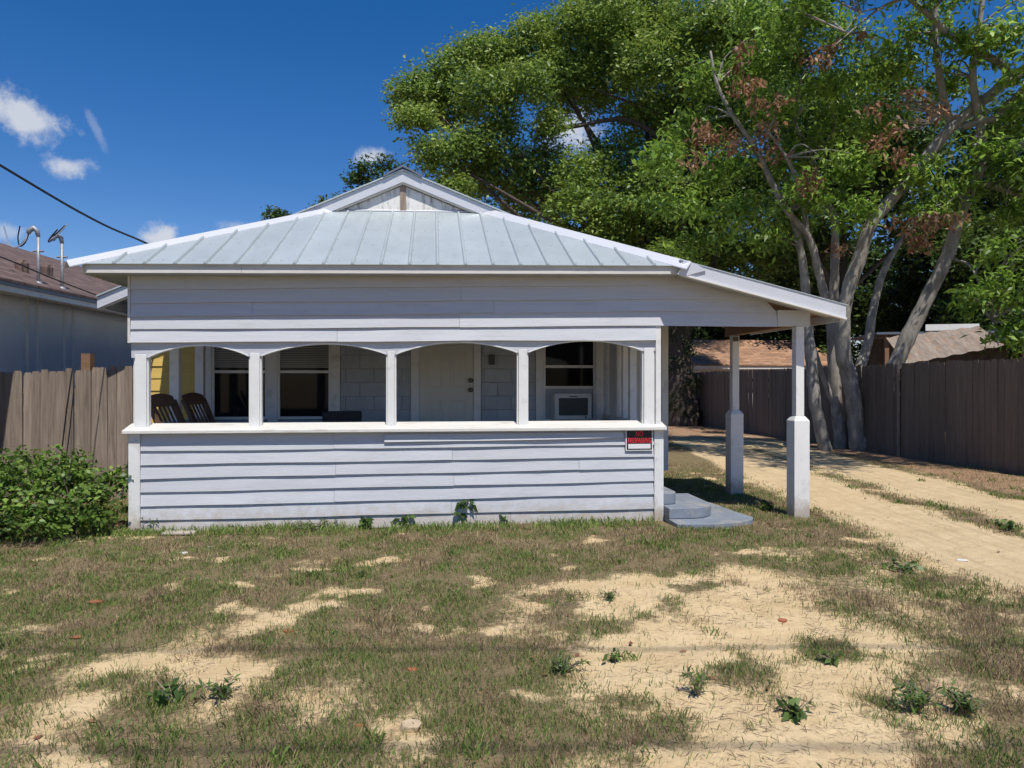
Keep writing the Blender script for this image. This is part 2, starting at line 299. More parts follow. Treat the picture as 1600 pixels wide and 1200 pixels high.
def build_ground():
    ys = np.concatenate([np.linspace(-12, 1.6, 24)[:-1], np.arange(1.6, 8.6, .03), np.arange(8.6, 13, .06), 13*np.power(2200/13, np.linspace(0, 1, 70))])
    xs = np.concatenate([-13*np.power(1800/13, np.linspace(1, 0, 24)), np.arange(-12.8, -6, .15), np.arange(-6, 8, .045), np.arange(8, 13, .15), 13*np.power(1800/13, np.linspace(0, 1, 24))])
    X, Y = np.meshgrid(xs, ys); nx, ny = len(xs), len(ys)
    g, s, dr, li = masks(X, Y); Z = gz(X, Y)
    tr = dr*.012*np.sin(Y*9+X*16); Z = Z+tr*0
    co = np.stack([X, Y, Z], -1).reshape(-1, 3).astype(np.float32)
    i = np.arange((ny-1)*(nx-1)); r = i//(nx-1); c = i % (nx-1); a = r*nx+c
    q = np.stack([a, a+1, a+nx+1, a+nx], -1).astype(np.int32)
    me = bpy.data.meshes.new('ground'); me.vertices.add(len(co)); me.vertices.foreach_set('co', co.reshape(-1))
    me.loops.add(q.size); me.loops.foreach_set('vertex_index', q.reshape(-1)); me.polygons.add(len(q))
    me.polygons.foreach_set('loop_start', np.arange(0, q.size, 4, dtype=np.int32)); me.polygons.foreach_set('loop_total', np.full(len(q), 4, np.int32))
    me.update(calc_edges=True); me.shade_smooth()
    at = me.color_attributes.new('Col', 'FLOAT_COLOR', 'POINT'); c4 = np.ones((len(co), 4), np.float32)
    c4[:, 0] = g.reshape(-1); c4[:, 1] = dr.reshape(-1); c4[:, 2] = li.reshape(-1); at.data.foreach_set('color', c4.reshape(-1))
    o = bpy.data.objects.new('ground', me); COL.objects.link(o); tag(o, kind='structure')
    m = bpy.data.materials.new('sandy_soil'); m.use_nodes = True; nt = m.node_tree; N = nt.nodes; L = nt.links; b = N['Principled BSDF']
    b.inputs['Roughness'].default_value = .95; b.inputs['Specular IOR Level'].default_value = .1
    tc = N.new('ShaderNodeTexCoord'); at = N.new('ShaderNodeAttribute'); at.attribute_name = 'Col'; sp = N.new('ShaderNodeSeparateColor'); L.new(at.outputs['Color'], sp.inputs[0])
    def noise(s, det=6, ro=.6):
        n = N.new('ShaderNodeTexNoise'); n.inputs['Scale'].default_value = s; n.inputs['Detail'].default_value = det; n.inputs['Roughness'].default_value = ro; L.new(tc.outputs['Object'], n.inputs['Vector']); return n.outputs['Fac']
    def mr(v, a, b_, c=0., d=1.):
        n = N.new('ShaderNodeMapRange'); L.new(v, n.inputs['Value']); n.inputs['From Min'].default_value = a; n.inputs['From Max'].default_value = b_; n.inputs['To Min'].default_value = c; n.inputs['To Max'].default_value = d; return n.outputs[0]
    def mix(f, a, b_):
        n = N.new('ShaderNodeMix'); n.data_type = 'RGBA'
        for key, q in (('Factor', f), ('A', a), ('B', b_)):
            if isinstance(q, tuple): n.inputs[key].default_value = (*q, 1)
            elif isinstance(q, float): n.inputs[key].default_value = q
            else: L.new(q, n.inputs[key])
        return n.outputs['Result']
    def ma(op, a, b_):
        n = N.new('ShaderNodeMath'); n.operation = op
        for i_, q in enumerate((a, b_)):
            if isinstance(q, float): n.inputs[i_].default_value = q
            else: L.new(q, n.inputs[i_])
        return n.outputs[0]
    sand = mix(mr(noise(2.2), .35, .65), (.58, .43, .235), (.69, .53, .315))
    sand = mix(mr(noise(38, 4), .52, .75, 0., .5), sand, (.36, .26, .16))
    soil = mix(mr(noise(6), .3, .7), (.165, .135, .07), (.255, .195, .11))
    soil = mix(mr(noise(60, 4), .45, .7, 0., .7), soil, (.12, .085, .06))
    gm = ma('ADD', sp.outputs[0], mr(noise(20, 8, .75), .2, .8, -.55, .55))
    col = mix(mr(gm, .30, .75), sand, soil)
    dcol = mix(mr(noise(3), .3, .7), (.53, .40, .235), (.63, .49, .30))
    col = mix(mr(ma('ADD', sp.outputs[1], mr(noise(9), 0., 1., -.4, .4)), .35, .7), col, dcol)
    sv = N.new('ShaderNodeVectorMath'); sv.operation = 'MULTIPLY'; L.new(tc.outputs['Object'], sv.inputs[0]); sv.inputs[1].default_value = (11, .7, 1)
    rn = N.new('ShaderNodeTexNoise'); rn.inputs['Scale'].default_value = 1; rn.inputs['Detail'].default_value = 6; L.new(sv.outputs[0], rn.inputs['Vector']); rut = rn.outputs['Fac']
    col = mix(ma('MULTIPLY', sp.outputs[1], mr(rut, .48, .68, 0., .45)), col, (.36, .27, .165))
    lcol = mix(mr(noise(18, 6, .75), .35, .65), (.24, .125, .07), (.42, .29, .19))
    col = mix(mr(ma('ADD', sp.outputs[2], mr(noise(3.5, 6, .7), 0., 1., -.6, .6)), .35, .75), col, lcol)
    L.new(col, b.inputs['Base Color'])
    bp = N.new('ShaderNodeBump'); bp.inputs['Strength'].default_value = .6; bp.inputs['Distance'].default_value = .04
    L.new(ma('ADD', ma('ADD', noise(26, 8, .7), ma('MULTIPLY', noise(7, 4), 1.6)), ma('MULTIPLY', ma('MULTIPLY', rut, sp.outputs[1]), 1.5)), bp.inputs['Height']); L.new(bp.outputs[0], b.inputs['Normal'])
    me.materials.append(m)
build_ground()

# ------------------------------------------------------------------ the house
house = empty('wood_frame_house', (XL, DL, 0), TH)
tag(house, 'single storey blue-grey clapboard house with arched front porch and pale metal roof', 'house')
lerp = lambda a, b, t: a+(b-a)*t
def line(u0, z0, u1, z1): return lambda u: lerp(z0, z1, (u-u0)/(u1-u0))
def siding(u0, u1, zb, zt, parent=house, mat='siding', v0=0.0, proud=.03, seg=.45, name='siding_board', wav=.0035, lap=.015):
    n = max(1, int((u1-u0)/seg)); m = MB(); ph = random.random()*9; rows = []
    for i in range(n+1):
        u = lerp(u0, u1, i/n); w = wav*math.sin(u*2.3+ph)+random.uniform(-1, 1)*wav*.4; pr = proud+random.uniform(-.004, .004)
        b, t = zb(u)+w, zt(u)+lap; k = len(m.v); rows.append(k)
        m.v += [(u, v0+.0, b), (u, v0-pr, b), (u, v0-.004, t), (u, v0+.0, t)]
    for i in range(n):
        a, b = rows[i], rows[i+1]
        for j in range(4): j2 = (j+1) % 4; m.f.append((a+j, b+j, b+j2, a+j2))
    m.f.append((rows[0], rows[0]+1, rows[0]+2, rows[0]+3)); e = rows[-1]; m.f.append((e+3, e+2, e+1, e))
    return m.build(name, mat, parent)
def rows_of(edges, u0, u1, seams, **kw):      # edges: list of z lines from the top down; one board between two seams
    for k in range(len(edges)-1):
        cuts = [u0]+[s+random.uniform(-.01, .01) for s in seams[k % len(seams)] if u0 < s < u1]+[u1]
        for a, b in zip(cuts[:-1], cuts[1:]): siding(a+.0015, b-.0015, edges[k+1], edges[k], lap=(.015 if k else 0), **kw)
# --- low front wall
LZ = [1.075, .879, .731, .576, .428, .273, .118, -.02]; RZ = [1.075, .901, .756, .619, .466, .314, .139, -.015]
rows_of([line(.09, a, 5.91, b) for a, b in zip(LZ, RZ)], .105, 5.905, [[2.18], [3.52], [2.2, 5.0], [3.53], [2.19], [3.5], [4.2]])
siding(2.75, 5.53, line(2.75, .955, 5.6, .985), line(2.75, 1.045, 5.6, 1.05), v0=-.026, proud=.026, lap=0)
part('porch_wall', 'inner', house, (.02, 5.98, .003, .10, 0, 1.08), (.02, .10, .10, 2.4, 0, 1.08), (5.90, 5.98, .98, 2.4, 0, 1.08))
part('corner_board', 'white', house, (-.015, .105, -.04, .0, -.01, 1.075), bevel=.004)
part('corner_board', 'white', house, (5.905, 6.018, -.04, .1, -.01, 1.075), bevel=.004)
# --- sill with sloping top
m = MB(); m.hexa([(-.06, -.10, 1.075), (6.04, -.10, 1.072), (6.04, .16, 1.085), (-.06, .16, 1.085), (-.06, -.10, 1.112), (6.04, -.10, 1.112), (6.04, .16, 1.178), (-.06, .16, 1.178)])
sill = m.build('porch_sill', 'sillw', house, bevel=.006)
part('porch_sill', 'sillw', house, (-.03, .14, .163, 2.38, 1.09, 1.15), bevel=.005); part('porch_sill', 'sillw', house, (5.86, 6.03, 1.0, 2.38, 1.09, 1.15), bevel=.005)
# --- posts between the arches
SPR = line(.17, 1.915, 4.41, 1.991)
def post(u0, u1, ztop):
    m = MB(); w = u1-u0; m.box(u0+.018, u1-.018, .0, .115, 1.12, ztop); m.box(u0, u0+.017, .022, .09, 1.13, ztop); m.box(u1-.017, u1, .022, .09, 1.13, ztop)
    return m.build('porch_post', 'white', house, bevel=.003)
for a, b in ((.02, .175), (1.244, 1.383), (2.763, 2.879), (4.272, 4.407), (5.775, 5.93)): post(a, b, SPR((a+b)/2)+.03)
part('corner_board', 'white', house, (5.932, 5.995, -.012, .12, 1.115, 2.31), bevel=.003)
for v in (1.05, 2.0): part('porch_post', 'white', house, (.03, .14, v, v+.11, 1.15, 2.6), bevel=.003)
for v0, v1 in ((.92, 1.02), (1.28, 1.36), (1.62, 2.02), (2.12, 2.2)): part('porch_post', 'white', house, (5.88, 5.97, v0, v1, 1.15 if v0 > 1 else .42, 2.6), bevel=.003)
part('screen_batten', 'white', house, (5.84, 5.875, 1.45, 1.50, 1.15, 2.6)); part('screen_batten', 'white', house, (5.84, 5.875, 2.05, 2.09, 1.15, 2.6))
# --- arched board
BT = line(.0, 2.075, 5.94, 2.14)
ARCH = [(.174, 1.246), (1.382, 2.765), (2.878, 4.274), (4.406, 5.777)]
def arch_z(u):
    for a, b in ARCH:
        if a < u < b:
            t = (u-a)/(b-a)*2-1; return SPR(u)+.128*(1-abs(t)**2.0)**.92
    return SPR(u)-.005
us = sorted(set([.0, 5.932]+[lerp(a, b, i/24) for a, b in ARCH for i in range(25)]+[x for a, b in ARCH for x in (a-.001, b+.001)]))
m = MB()
for u in us:
    zb = arch_z(u); m.v += [(u, .004, zb), (u, .004, BT(u)+.05), (u, .05, BT(u)+.05), (u, .05, zb)]
for i in range(len(us)-1):
    for j in range(4): m.f.append((i*4+j, (i+1)*4+j, (i+1)*4+(j+1) % 4, i*4+(j+1) % 4))
m.f += [(0, 1, 2, 3), tuple(len(us)*4-4+k for k in (3, 2, 1, 0))]
m.build('arched_board', 'siding', house)
for a, b in ARCH:
    m = MB(); n = 24
    for i in range(n+1):
        u = lerp(a+.002, b-.002, i/n); z = arch_z(min(max(u, a+.003), b-.003))
        m.v += [(u, -.006, z+.004), (u, -.006, z-.010), (u, .085, z-.010), (u, .085, z+.004)]
    for i in range(n):
        for j in range(4): m.f.append((i*4+j, (i+1)*4+j, (i+1)*4+(j+1) % 4, i*4+(j+1) % 4))
    m.f += [(0, 1, 2, 3), tuple(n*4+k for k in (3, 2, 1, 0))]
    m.build('arch_trim', 'white', house)
# --- upper wall boards, running on into the side porch gable
UE = [line(.0, 2.86, 5.94, 2.93), line(.0, 2.653, 5.94, 2.79), line(.0, 2.505, 5.94, 2.623), line(.0, 2.351, 5.94, 2.478), line(.0, 2.217, 5.94, 2.311), line(.0, 2.075, 5.94, 2.138)]
SEAM = [[2.98], [3.62], [1.29, 4.0], [3.6]]
ZC = [2.93, 2.795, 2.628, 2.482, 2.312]
for k in range(4):
    for a, b in zip([.0]+SEAM[k][:-1], SEAM[k]): siding(a+.0015, b-.0015, UE[k+1], UE[k], lap=.015 if k else 0)
    a = SEAM[k][-1]+.0015; zt, zb = ZC[k], ZC[k+1]
    ub = min(7.44, 6.15+(2.905-zb)/.243); ut = min(7.44, max(5.97, 6.15+(2.905-zt)/.243)); m = MB(); n = 10
    for i in range(n+1):
        t = i/n; u_b, u_t = lerp(a, ub, t), lerp(a, ut, t); f = lambda u, L_, z: L_(u) if u < 5.94 else z
        w = .003*math.sin(u_b*2.1+k); m.v += [(u_b, 0, f(u_b, UE[k+1], zb)+w), (u_b, -.03, f(u_b, UE[k+1], zb)+w), (u_t, -.004, f(u_t, UE[k], zt)+.012), (u_t, 0, f(u_t, UE[k], zt)+.012)]
    for i in range(n):
        for j in range(4): m.f.append((i*4+j, (i+1)*4+j, (i+1)*4+(j+1) % 4, i*4+(j+1) % 4))
    m.f += [(0, 1, 2, 3), tuple(n*4+j for j in (3, 2, 1, 0))]; m.build('siding_board', 'siding', house)
part('siding_board', 'siding', house, (7.443, 7.86, -.03, .10, 2.322, 2.512), bevel=.003)
for a, b in ((.0, 2.22), (2.223, 5.935)): siding(a, b, UE[5], UE[4], proud=.04)
RK = lambda u: 2.905-.243*(u-6.15)             # underside of the side roof rake
part('upper_wall', 'inner', house, (.01, 5.99, .004, .10, 2.14, 2.86)); part('corner_board', 'fascia', house, (-.028, -.002, -.026, .10, 2.07, 2.83))
part('side_beam', 'inner', house, (5.99, 7.44, .0, .09, 2.325, 2.47))
# --- eaves
def eave_z(u): return 2.90+.0145*(u+.42)
EV = -.27
for a, b in ((-.36, 1.24), (1.243, 6.17)):
    MB().hexa([(a, EV, eave_z(a)-.105), (b, EV, eave_z(b)-.105), (b, EV+.024, eave_z(b)-.105), (a, EV+.024, eave_z(a)-.105), (a, EV, eave_z(a)-.012), (b, EV, eave_z(b)-.012), (b, EV+.024, eave_z(b)-.012), (a, EV+.024, eave_z(a)-.012)]).build('fascia_board', 'fascia', house)
MB().hexa([(-.36, EV+.026, 2.80), (6.15, EV+.026, 2.895), (6.15, .0, 2.895), (-.36, .0, 2.80), (-.36, EV+.026, 2.815), (6.15, EV+.026, 2.91), (6.15, .0, 2.91), (-.36, .0, 2.815)]).build('soffit', 'inner', house)
part('soffit', 'inner', house, (-.38, -.03, .003, 2.3, 2.80, 2.815))
part('fascia_board', 'white', house, (-.405, -.382, -.22, 2.2, 2.79, 2.885))
# --- front roof: one sheet between two ribs is one panel
VT = 2.03; SLP = .493
rz = lambda u, v: eave_z(u)+SLP*(v-EV)
HL = ((-.45, EV-.03), (1.90, VT)); HR = ((6.19, EV-.03), (4.06, VT))
def vmax(u):
    a = HL[0][1]+(u-HL[0][0])*(HL[1][1]-HL[0][1])/(HL[1][0]-HL[0][0]); b = HR[0][1]+(u-HR[0][0])*(HR[1][1]-HR[0][1])/(HR[1][0]-HR[0][0]); return min(a, b, VT)
PW = .3095; ribs = [-.45+.085+PW*i for i in range(22) if -.45+.085+PW*i < 6.15]; edges = [-.44]+ribs+[6.185]
roof = MB(); screws = MB()
for k in range(len(edges)-1):
    a, b = edges[k], edges[k+1]; v0 = EV-.03
    ups = [a]+[x for x in (HL[1][0], HR[1][0]) if a < x < b]+[b]
    pts = [(a, v0), (b, v0)]+[(x, max(v0+.002, vmax(x))) for x in reversed(ups)]
    P = [(u, v, rz(u, v)+.006) for u, v in pts]
    m = MB(); m.prism(P, (0, 0, -.008))
    w0, w1, h = .021, .010, .021
    if k:
        top = vmax(a)-.01; n = [(-w0, 0), (-w1, h), (w1, h), (w0, 0)]
        if top > v0+.05:
            m.prism([(a+x, v0-.003, rz(a, v0)+.007+z) for x, z in n], (0, top-v0, SLP*(top-v0)))
            for vv in np.arange(v0+.06, top, .42): screws.box(a+.03, a+.037, vv, vv+.007, rz(a, vv)+.006, rz(a, vv)+.013)
    mid = (a+b)/2
    for vv in np.arange(v0+.10, vmax(mid)-.05, .6): screws.box(mid-.004, mid+.004, vv, vv+.007, rz(mid, vv)+.006, rz(mid, vv)+.012)
    m.build('roof_panel', 'roof', house)
tag(screws.build('roof_screws', 'ridge', house), kind='stuff')
# side slopes of the porch roof
m = MB()
m.prism([(-.44, EV-.02, eave_z(-.44)), (HL[1][0], VT, rz(HL[1][0], VT)), (HL[1][0], 2.6, rz(HL[1][0], VT)), (-.44, 2.3, eave_z(-.44))], (0, 0, -.012)); m.build('roof_sheet', 'roof', house)
MB().prism([(6.18, EV-.02, eave_z(6.18)), (6.18, 2.3, eave_z(6.18)), (HR[1][0], 2.6, rz(HR[1][0], VT)), (HR[1][0], VT, rz(HR[1][0], VT))], (0, 0, -.012)).build('roof_sheet', 'roof', house)
# hip caps
def hip(a, b, w, h):
    m = MB(); d = Vector((b[0]-a[0], b[1]-a[1], 0)).normalized(); s = Vector((-d.y, d.x, 0))
    za, zb = rz(*a)+.02, rz(*b)+.02; A = Vector((a[0], a[1], za)); B = Vector((b[0], b[1], zb))
    n = [(-w, -w*.42), (0, h), (w, -w*.42), (w, -w*.42-.012), (0, h-.012), (-w, -w*.42-.012)]
    m.prism([A+s*x+Vector((0, 0, z)) for x, z in n], B-A); return m.build('hip_cap', 'flash', house)
hip((-.50, EV-.085), (1.93, VT+.02), .085, .035); hip((6.24, EV-.085), (4.02, VT+.02), .12, .045)
MB().prism([(1.86, VT-.07, rz(1.9, VT-.07)+.012), (4.10, VT-.07, rz(4.06, VT-.07)+.012), (4.06, VT+.03, rz(4, VT)+.055), (1.90, VT+.03, rz(1.9, VT)+.055)], (0, 0, .012)).build('roof_flashing', 'flash', house)
# --- main gable behind
PK = (2.874, 4.615); LS, RS = .45, .39
rl = lambda u: PK[1]-LS*(PK[0]-u); rr_ = lambda u: PK[1]-RS*(u-PK[0])
GV = 1.93
for ua, fn, ub in ((-1.2, rl, PK[0]), (6.95, rr_, PK[0])):
    m = MB(); m.prism([(ua, GV, fn(ua)-.15), (ub, GV, PK[1]-.15), (ub, GV, PK[1]), (ua, GV, fn(ua))], (0, -.03, 0)); m.build('rake_board', 'flash', house)
    m = MB(); m.prism([(ua, GV+.022, fn(ua)-.175), (ub, GV+.022, PK[1]-.175), (ub, GV+.022, PK[1]-.151), (ua, GV+.022, fn(ua)-.151)], (0, -.02, 0)); m.build('rake_trim', 'fascia', house)
    MB().prism([(ua, GV-.06, fn(ua)+.004), (ub, GV-.06, PK[1]+.004), (ub, 11.5, PK[1]+.004), (ua, 11.5, fn(ua)+.004)], (0, 0, .02)).build('roof_sheet', 'roof', house)
    part('fascia_board', 'white', house, (min(ua, ua+.03), max(ua, ua+.03), GV, 11.4, fn(ua)-.14, fn(ua)-.002))
m = MB(); m.prism([(PK[0]-.27, GV-.08, PK[1]-.10), (PK[0], GV-.08, PK[1]+.045), (PK[0]+.27, GV-.08, PK[1]-.085), (PK[0]+.27, GV-.08, PK[1]-.06), (PK[0], GV-.08, PK[1]+.075), (PK[0]-.27, GV-.08, PK[1]-.075)], (0, 9, 0)); m.build('ridge_cap', 'ridge', house)
MB().prism([(1.55, 1.985, 3.95), (PK[0]-.04, 1.985, 3.95), (PK[0]-.04, 1.985, PK[1]-.20), (1.55, 1.985, rl(1.55)-.18)], (0, .02, 0)).build('gable_panel', 'gable', house)
MB().prism([(PK[0]+.04, 1.985, 3.95), (4.5, 1.985, 3.95), (4.5, 1.985, rr_(4.5)-.18), (PK[0]+.04, 1.985, PK[1]-.20)], (0, .02, 0)).build('gable_panel', 'gable', house)
part('gable_post', 'picket', house, (PK[0]-.042, PK[0]+.042, 1.965, 2.05, 3.98, PK[1]-.17))
# --- main walls
BV = 2.40
WIN = [(.0, 1.95, 1.03, 2.5), (2.965, 4.02, .0, 2.6), (4.83, 5.88, .86, 2.5)]
part('wall_core', 'mortar', house, (.0, 6.0, BV+.008, BV+.16, .3, 2.9)); part('wall_core', 'mortar', house, (-.88, -.002, BV+.02, BV+.16, .15, 2.9)); part('wall_core', 'inner', house, (6.002, 6.86, BV+.02, BV+.16, .3, 2.9))
part('wall_core', 'siding', house, (-.88, -.72, BV+.163, 11.2, .15, 2.75)); part('wall_core', 'siding', house, (6.70, 6.86, BV+.163, 11.2, .3, 2.75))
part('house_skirt', 'mortar', house, (-.85, 6.8, BV+.05, 11.1, -.02, .30))
bw, bh = .406, .203
for r in range(11):
    z0 = .42+r*bh; z1 = z0+bh-.009; u = .0-(bw/2 if r % 2 else 0)
    if z0 > 2.5: break
    while u < 6.0:
        a, b = max(u, .0), min(u+bw-.009, 6.0); segs = [(a, b)]
        for (wa, wb, wz0, wz1) in WIN:
            if z1 > wz0 and z0 < wz1:
                ns = []
                for (p, q) in segs:
                    if q <= wa or p >= wb: ns.append((p, q))
                    else:
                        if p < wa: ns.append((p, wa))
                        if q > wb: ns.append((wb, q))
                segs = ns
        for (p, q) in segs:
            if q-p > .03: part('wall_block', 'block', house, (p, q, BV-random.uniform(0, .004), BV+.03, z0, z1), bevel=.004)
        u += bw
ye = [line(-.9, 2.75-.176*k, .0, 2.75-.176*k) for k in range(16)]
rows_of(ye, -.88, -.005, [[]], mat='yellow', v0=BV+.018, proud=.02)
part('corner_board', 'white', house, (-.93, -.845, BV-.015, BV+.16, .1, 2.75))
ge = [line(6, 2.72-.15*k, 6.8, 2.72-.15*k) for k in range(17)]
rows_of(ge, 6.002, 6.79, [[]], v0=BV+.018)
part('corner_board', 'white', house, (6.79, 6.895, BV-.02, BV+.14, .28, 2.74), bevel=.003)
part('porch_floor', 'floorp', house, (.1, 5.97, .1, BV+.005, .30, .42)); part('porch_ceiling', 'inner', house, (-.0, 6.0, .1, BV, 2.60, 2.63))
# --- windows and door
def window(u0, u1, z0, z1, rails, blind_to=None):
    w = part('window', 'white', house, (u0, u0+.035, BV-.02, BV+.03, z0, z1), (u1-.035, u1, BV-.02, BV+.03, z0, z1), (u0+.035, u1-.035, BV-.02, BV+.03, z1-.04, z1), (u0+.035, u1-.035, BV-.02, BV+.03, z0, z0+.04))
    for z in rails: part('sash_rail', 'white', w, (u0+.036, u1-.036, BV-.012, BV+.012, z-.02, z+.02))
    zs = [z0+.04]+rails+[z1-.04]
    for a, b in zip(zs[:-1], zs[1:]): part('pane', 'glass', w, (u0+.036, u1-.036, BV+.002, BV+.008, a, b))
    if blind_to:
        m = MB(); z = z1-.05
        while z > blind_to: m.box(u0+.04, u1-.04, BV-.006, BV+.0, z, z+.019); z -= .026
        tag(m.build('blind', 'blind', w), kind='stuff')
    return w
w1 = window(.14, .915, 1.10, 2.42, [1.79], 1.83); w2 = window(1.055, 1.815, 1.10, 2.42, [1.79], 1.83); w3 = window(4.95, 5.755, 1.04, 2.42, [1.875, 1.56])
part('panel', 'inner', w3, (4.99, 5.715, BV-.008, BV+.001, 1.08, 1.54))
for w, (a, b) in ((w1, (.0, .138)), (w1, (.917, 1.053)), (w2, (1.817, 1.945)), (w3, (4.835, 4.948)), (w3, (5.757, 5.875))): part('casing', 'white', w, (a, b, BV-.03, BV+.02, 1.02, 2.5), bevel=.003)
part('window_sill', 'white', w1, (.0, .92, BV-.07, BV, 1.03, 1.07)); part('window_sill', 'white', w2, (1.05, 1.95, BV-.07, BV, 1.03, 1.07)); part('window_sill', 'white', w3, (4.83, 5.88, BV-.07, BV, .97, 1.02))
door = part('door', 'door', house, (3.093, 3.897, BV-.005, BV+.035, .44, 2.47))
for ua, ub in ((3.20, 3.44), (3.55, 3.79)):
    for za, zb in ((.60, 1.10), (1.22, 1.40) if False else (1.0, 1.38), (1.56, 2.08), (2.18, 2.36)):
        if (za, zb) == (.60, 1.10): za, zb = .60, .93
        m = MB()
        for q in ((ua, ub, BV-.012, BV-.004, za, za+.018), (ua, ub, BV-.012, BV-.004, zb-.018, zb), (ua, ua+.018, BV-.012, BV-.004, za+.018, zb-.018), (ub-.018, ub, BV-.012, BV-.004, za+.018, zb-.018), (ua+.05, ub-.05, BV-.010, BV-.004, za+.05, zb-.05)): m.box(*q)
        m.build('door_panel', 'door', door, bevel=.003)
for z in (1.665, 1.525):
    m = MB(); m.tube([(3.853, BV-.006, z), (3.853, BV-.02, z), (3.853, BV-.028, z), (3.853, BV-.06, z), (3.853, BV-.075, z)], [.036, .036, .022, .033, .02], 14); m.build('door_knob', 'brass', door, smooth=False)
for a, b in ((2.968, 3.09), (3.90, 4.005)): part('casing', 'white', door, (a, b, BV-.03, BV+.02, .42, 2.5), bevel=.003)
part('door_light', 'acgrille', house, (4.13, 4.215, BV-.05, BV-.001, 1.90, 2.05), bevel=.01)
# --- side porch: roof, beam, posts
def slope_bar(name, mat, v0, v1, ua, ub, dz0, dz1):
    return MB().hexa([(ua, v0, RK(ua)+dz0), (ub, v0, RK(ub)+dz0), (ub, v1, RK(ub)+dz0), (ua, v1, RK(ua)+dz0), (ua, v0, RK(ua)+dz1), (ub, v0, RK(ub)+dz1), (ub, v1, RK(ub)+dz1), (ua, v1, RK(ua)+dz1)]).build(name, mat, house)
slope_bar('rake_board', 'flash', -.325, -.30, 6.13, 8.14, -.02, .125); slope_bar('rake_trim', 'white', -.345, -.28, 6.13, 8.14, -.045, -.021)
slope_bar('roof_deck', 'rawwood', -.28, 2.15, 6.19, 8.10, .03, .05); slope_bar('roof_sheet', 'roof', -.335, 2.2, 6.12, 8.16, .126, .136)
for v in (.5, 1.1, 1.6, 2.08): slope_bar('rafter', 'rawwood', v, v+.045, 6.19, 8.05, -.07, .028)
part('side_beam', 'rawwood', house, (7.68, 7.78, .11, 2.1, 2.33, 2.46)); slope_bar('soffit', 'inner', -.278, -.03, 6.16, 8.08, -.012, -.002)
part('fascia_board', 'flash', house, (8.10, 8.125, -.27, 2.15, 2.36, 2.50))
MB().prism([(6.08, -.35, 2.875), (6.17, -.35, 2.855), (6.42, -.35, 2.925), (6.32, -.35, 2.985), (6.15, -.35, 3.03)], (0, .02, 0)).build('hip_return', 'flash', house)
def porch_column(u, v, ztop):
    m = MB(); a = .0975; m.box(u-a, u+a, v-a, v+a, -.02, 1.17); m.hexa([(u-a, v-a, 1.17), (u+a, v-a, 1.17), (u+a, v+a, 1.17), (u-a, v+a, 1.17), (u-.06, v-.06, 1.225), (u+.06, v-.06, 1.225), (u+.06, v+.06, 1.225), (u-.06, v+.06, 1.225)])
    ped = m.build('column_pedestal', 'white', house, bevel=.004); part('column_post', 'white', house, (u-.052, u+.052, v-.052, v+.052, 1.226, ztop), bevel=.004)
porch_column(7.74, .04, 2.318); porch_column(7.74, 1.89, 2.328)
part('bracket', 'acgrille', house, (7.70, 7.77, 1.81, 1.836, 2.24, 2.31))

# ------------------------------------------------------------------ steps beside the porch
steps = empty('entry_steps', HW(6.025, .0), TH); tag(steps, 'low rounded blue-grey painted concrete steps at the porch side', 'steps')
def rounded(u1, v0, v1, r, z0, z1):
    pts = [(.0, v1, z0), (.0, v0, z0)]
    for k in range(9): a = -math.pi/2+k/8*math.pi/2; pts.append((u1-r+r*math.cos(a), v0+r+r*math.sin(a), z0))
    pts.append((u1, v1, z0)); return MB().prism(pts, (0, 0, z1-z0))
MB().prism([(.0, .86, -.05), (.0, -.50, -.05), (.40, -.53, -.05), (.72, -.47, -.05), (.95, -.34, -.05), (1.03, -.20, -.05), (.98, .2, -.05), (.93, .86, -.05)], (0, 0, .095)).build('step', 'step', steps, bevel=.006); rounded(.62, -.22, .84, .36, .047, .175).build('step', 'step', steps, bevel=.012); rounded(.20, .0, .84, .16, .177, .315).build('step', 'step', steps, bevel=.012)

# ------------------------------------------------------------------ sign
sg = empty('warning_sign', HW(5.72, -.046, 1.065-.11), TH); tag(sg, 'black and red NO TRESPASSING sign nailed below the porch sill', 'sign')
part('sign_border', 'signw', sg, (-.165, .165, .0, .004, -.125, .125)); part('sign_face', 'signb', sg, (-.152, .152, -.003, -.0005, -.112, .112)); part('sign_strip', 'signw', sg, (-.135, .135, -.005, -.0035, -.10, -.045))
def lettering(txt, parent, mat, width, height, x, z, y=-.0045):
    cu = bpy.data.curves.new('t', 'FONT'); cu.body = txt; cu.align_x = 'CENTER'; cu.size = 1; cu.offset = .012; cu.space_character = 1.08
    t = bpy.data.objects.new('t', cu); COL.objects.link(t); dg = bpy.context.evaluated_depsgraph_get(); me = bpy.data.meshes.new_from_object(t.evaluated_get(dg)); bpy.data.objects.remove(t)
    xs = [v.co.x for v in me.vertices]; ys = [v.co.y for v in me.vertices]; sx = width/(max(xs)-min(xs)); sy = height/(max(ys)-min(ys)); cx = (max(xs)+min(xs))/2
    for v in me.vertices: v.co = ((v.co.x-cx)*sx+x, y, (v.co.y-min(ys))*sy+z)
    me.materials.clear(); me.materials.append(M[mat]); o = bpy.data.objects.new('lettering', me); COL.objects.link(o); o.parent = parent; return o
lettering('NO', sg, 'signr', .085, .062, 0, .042); lettering('TRESPASSING', sg, 'signr', .285, .058, 0, -.032)

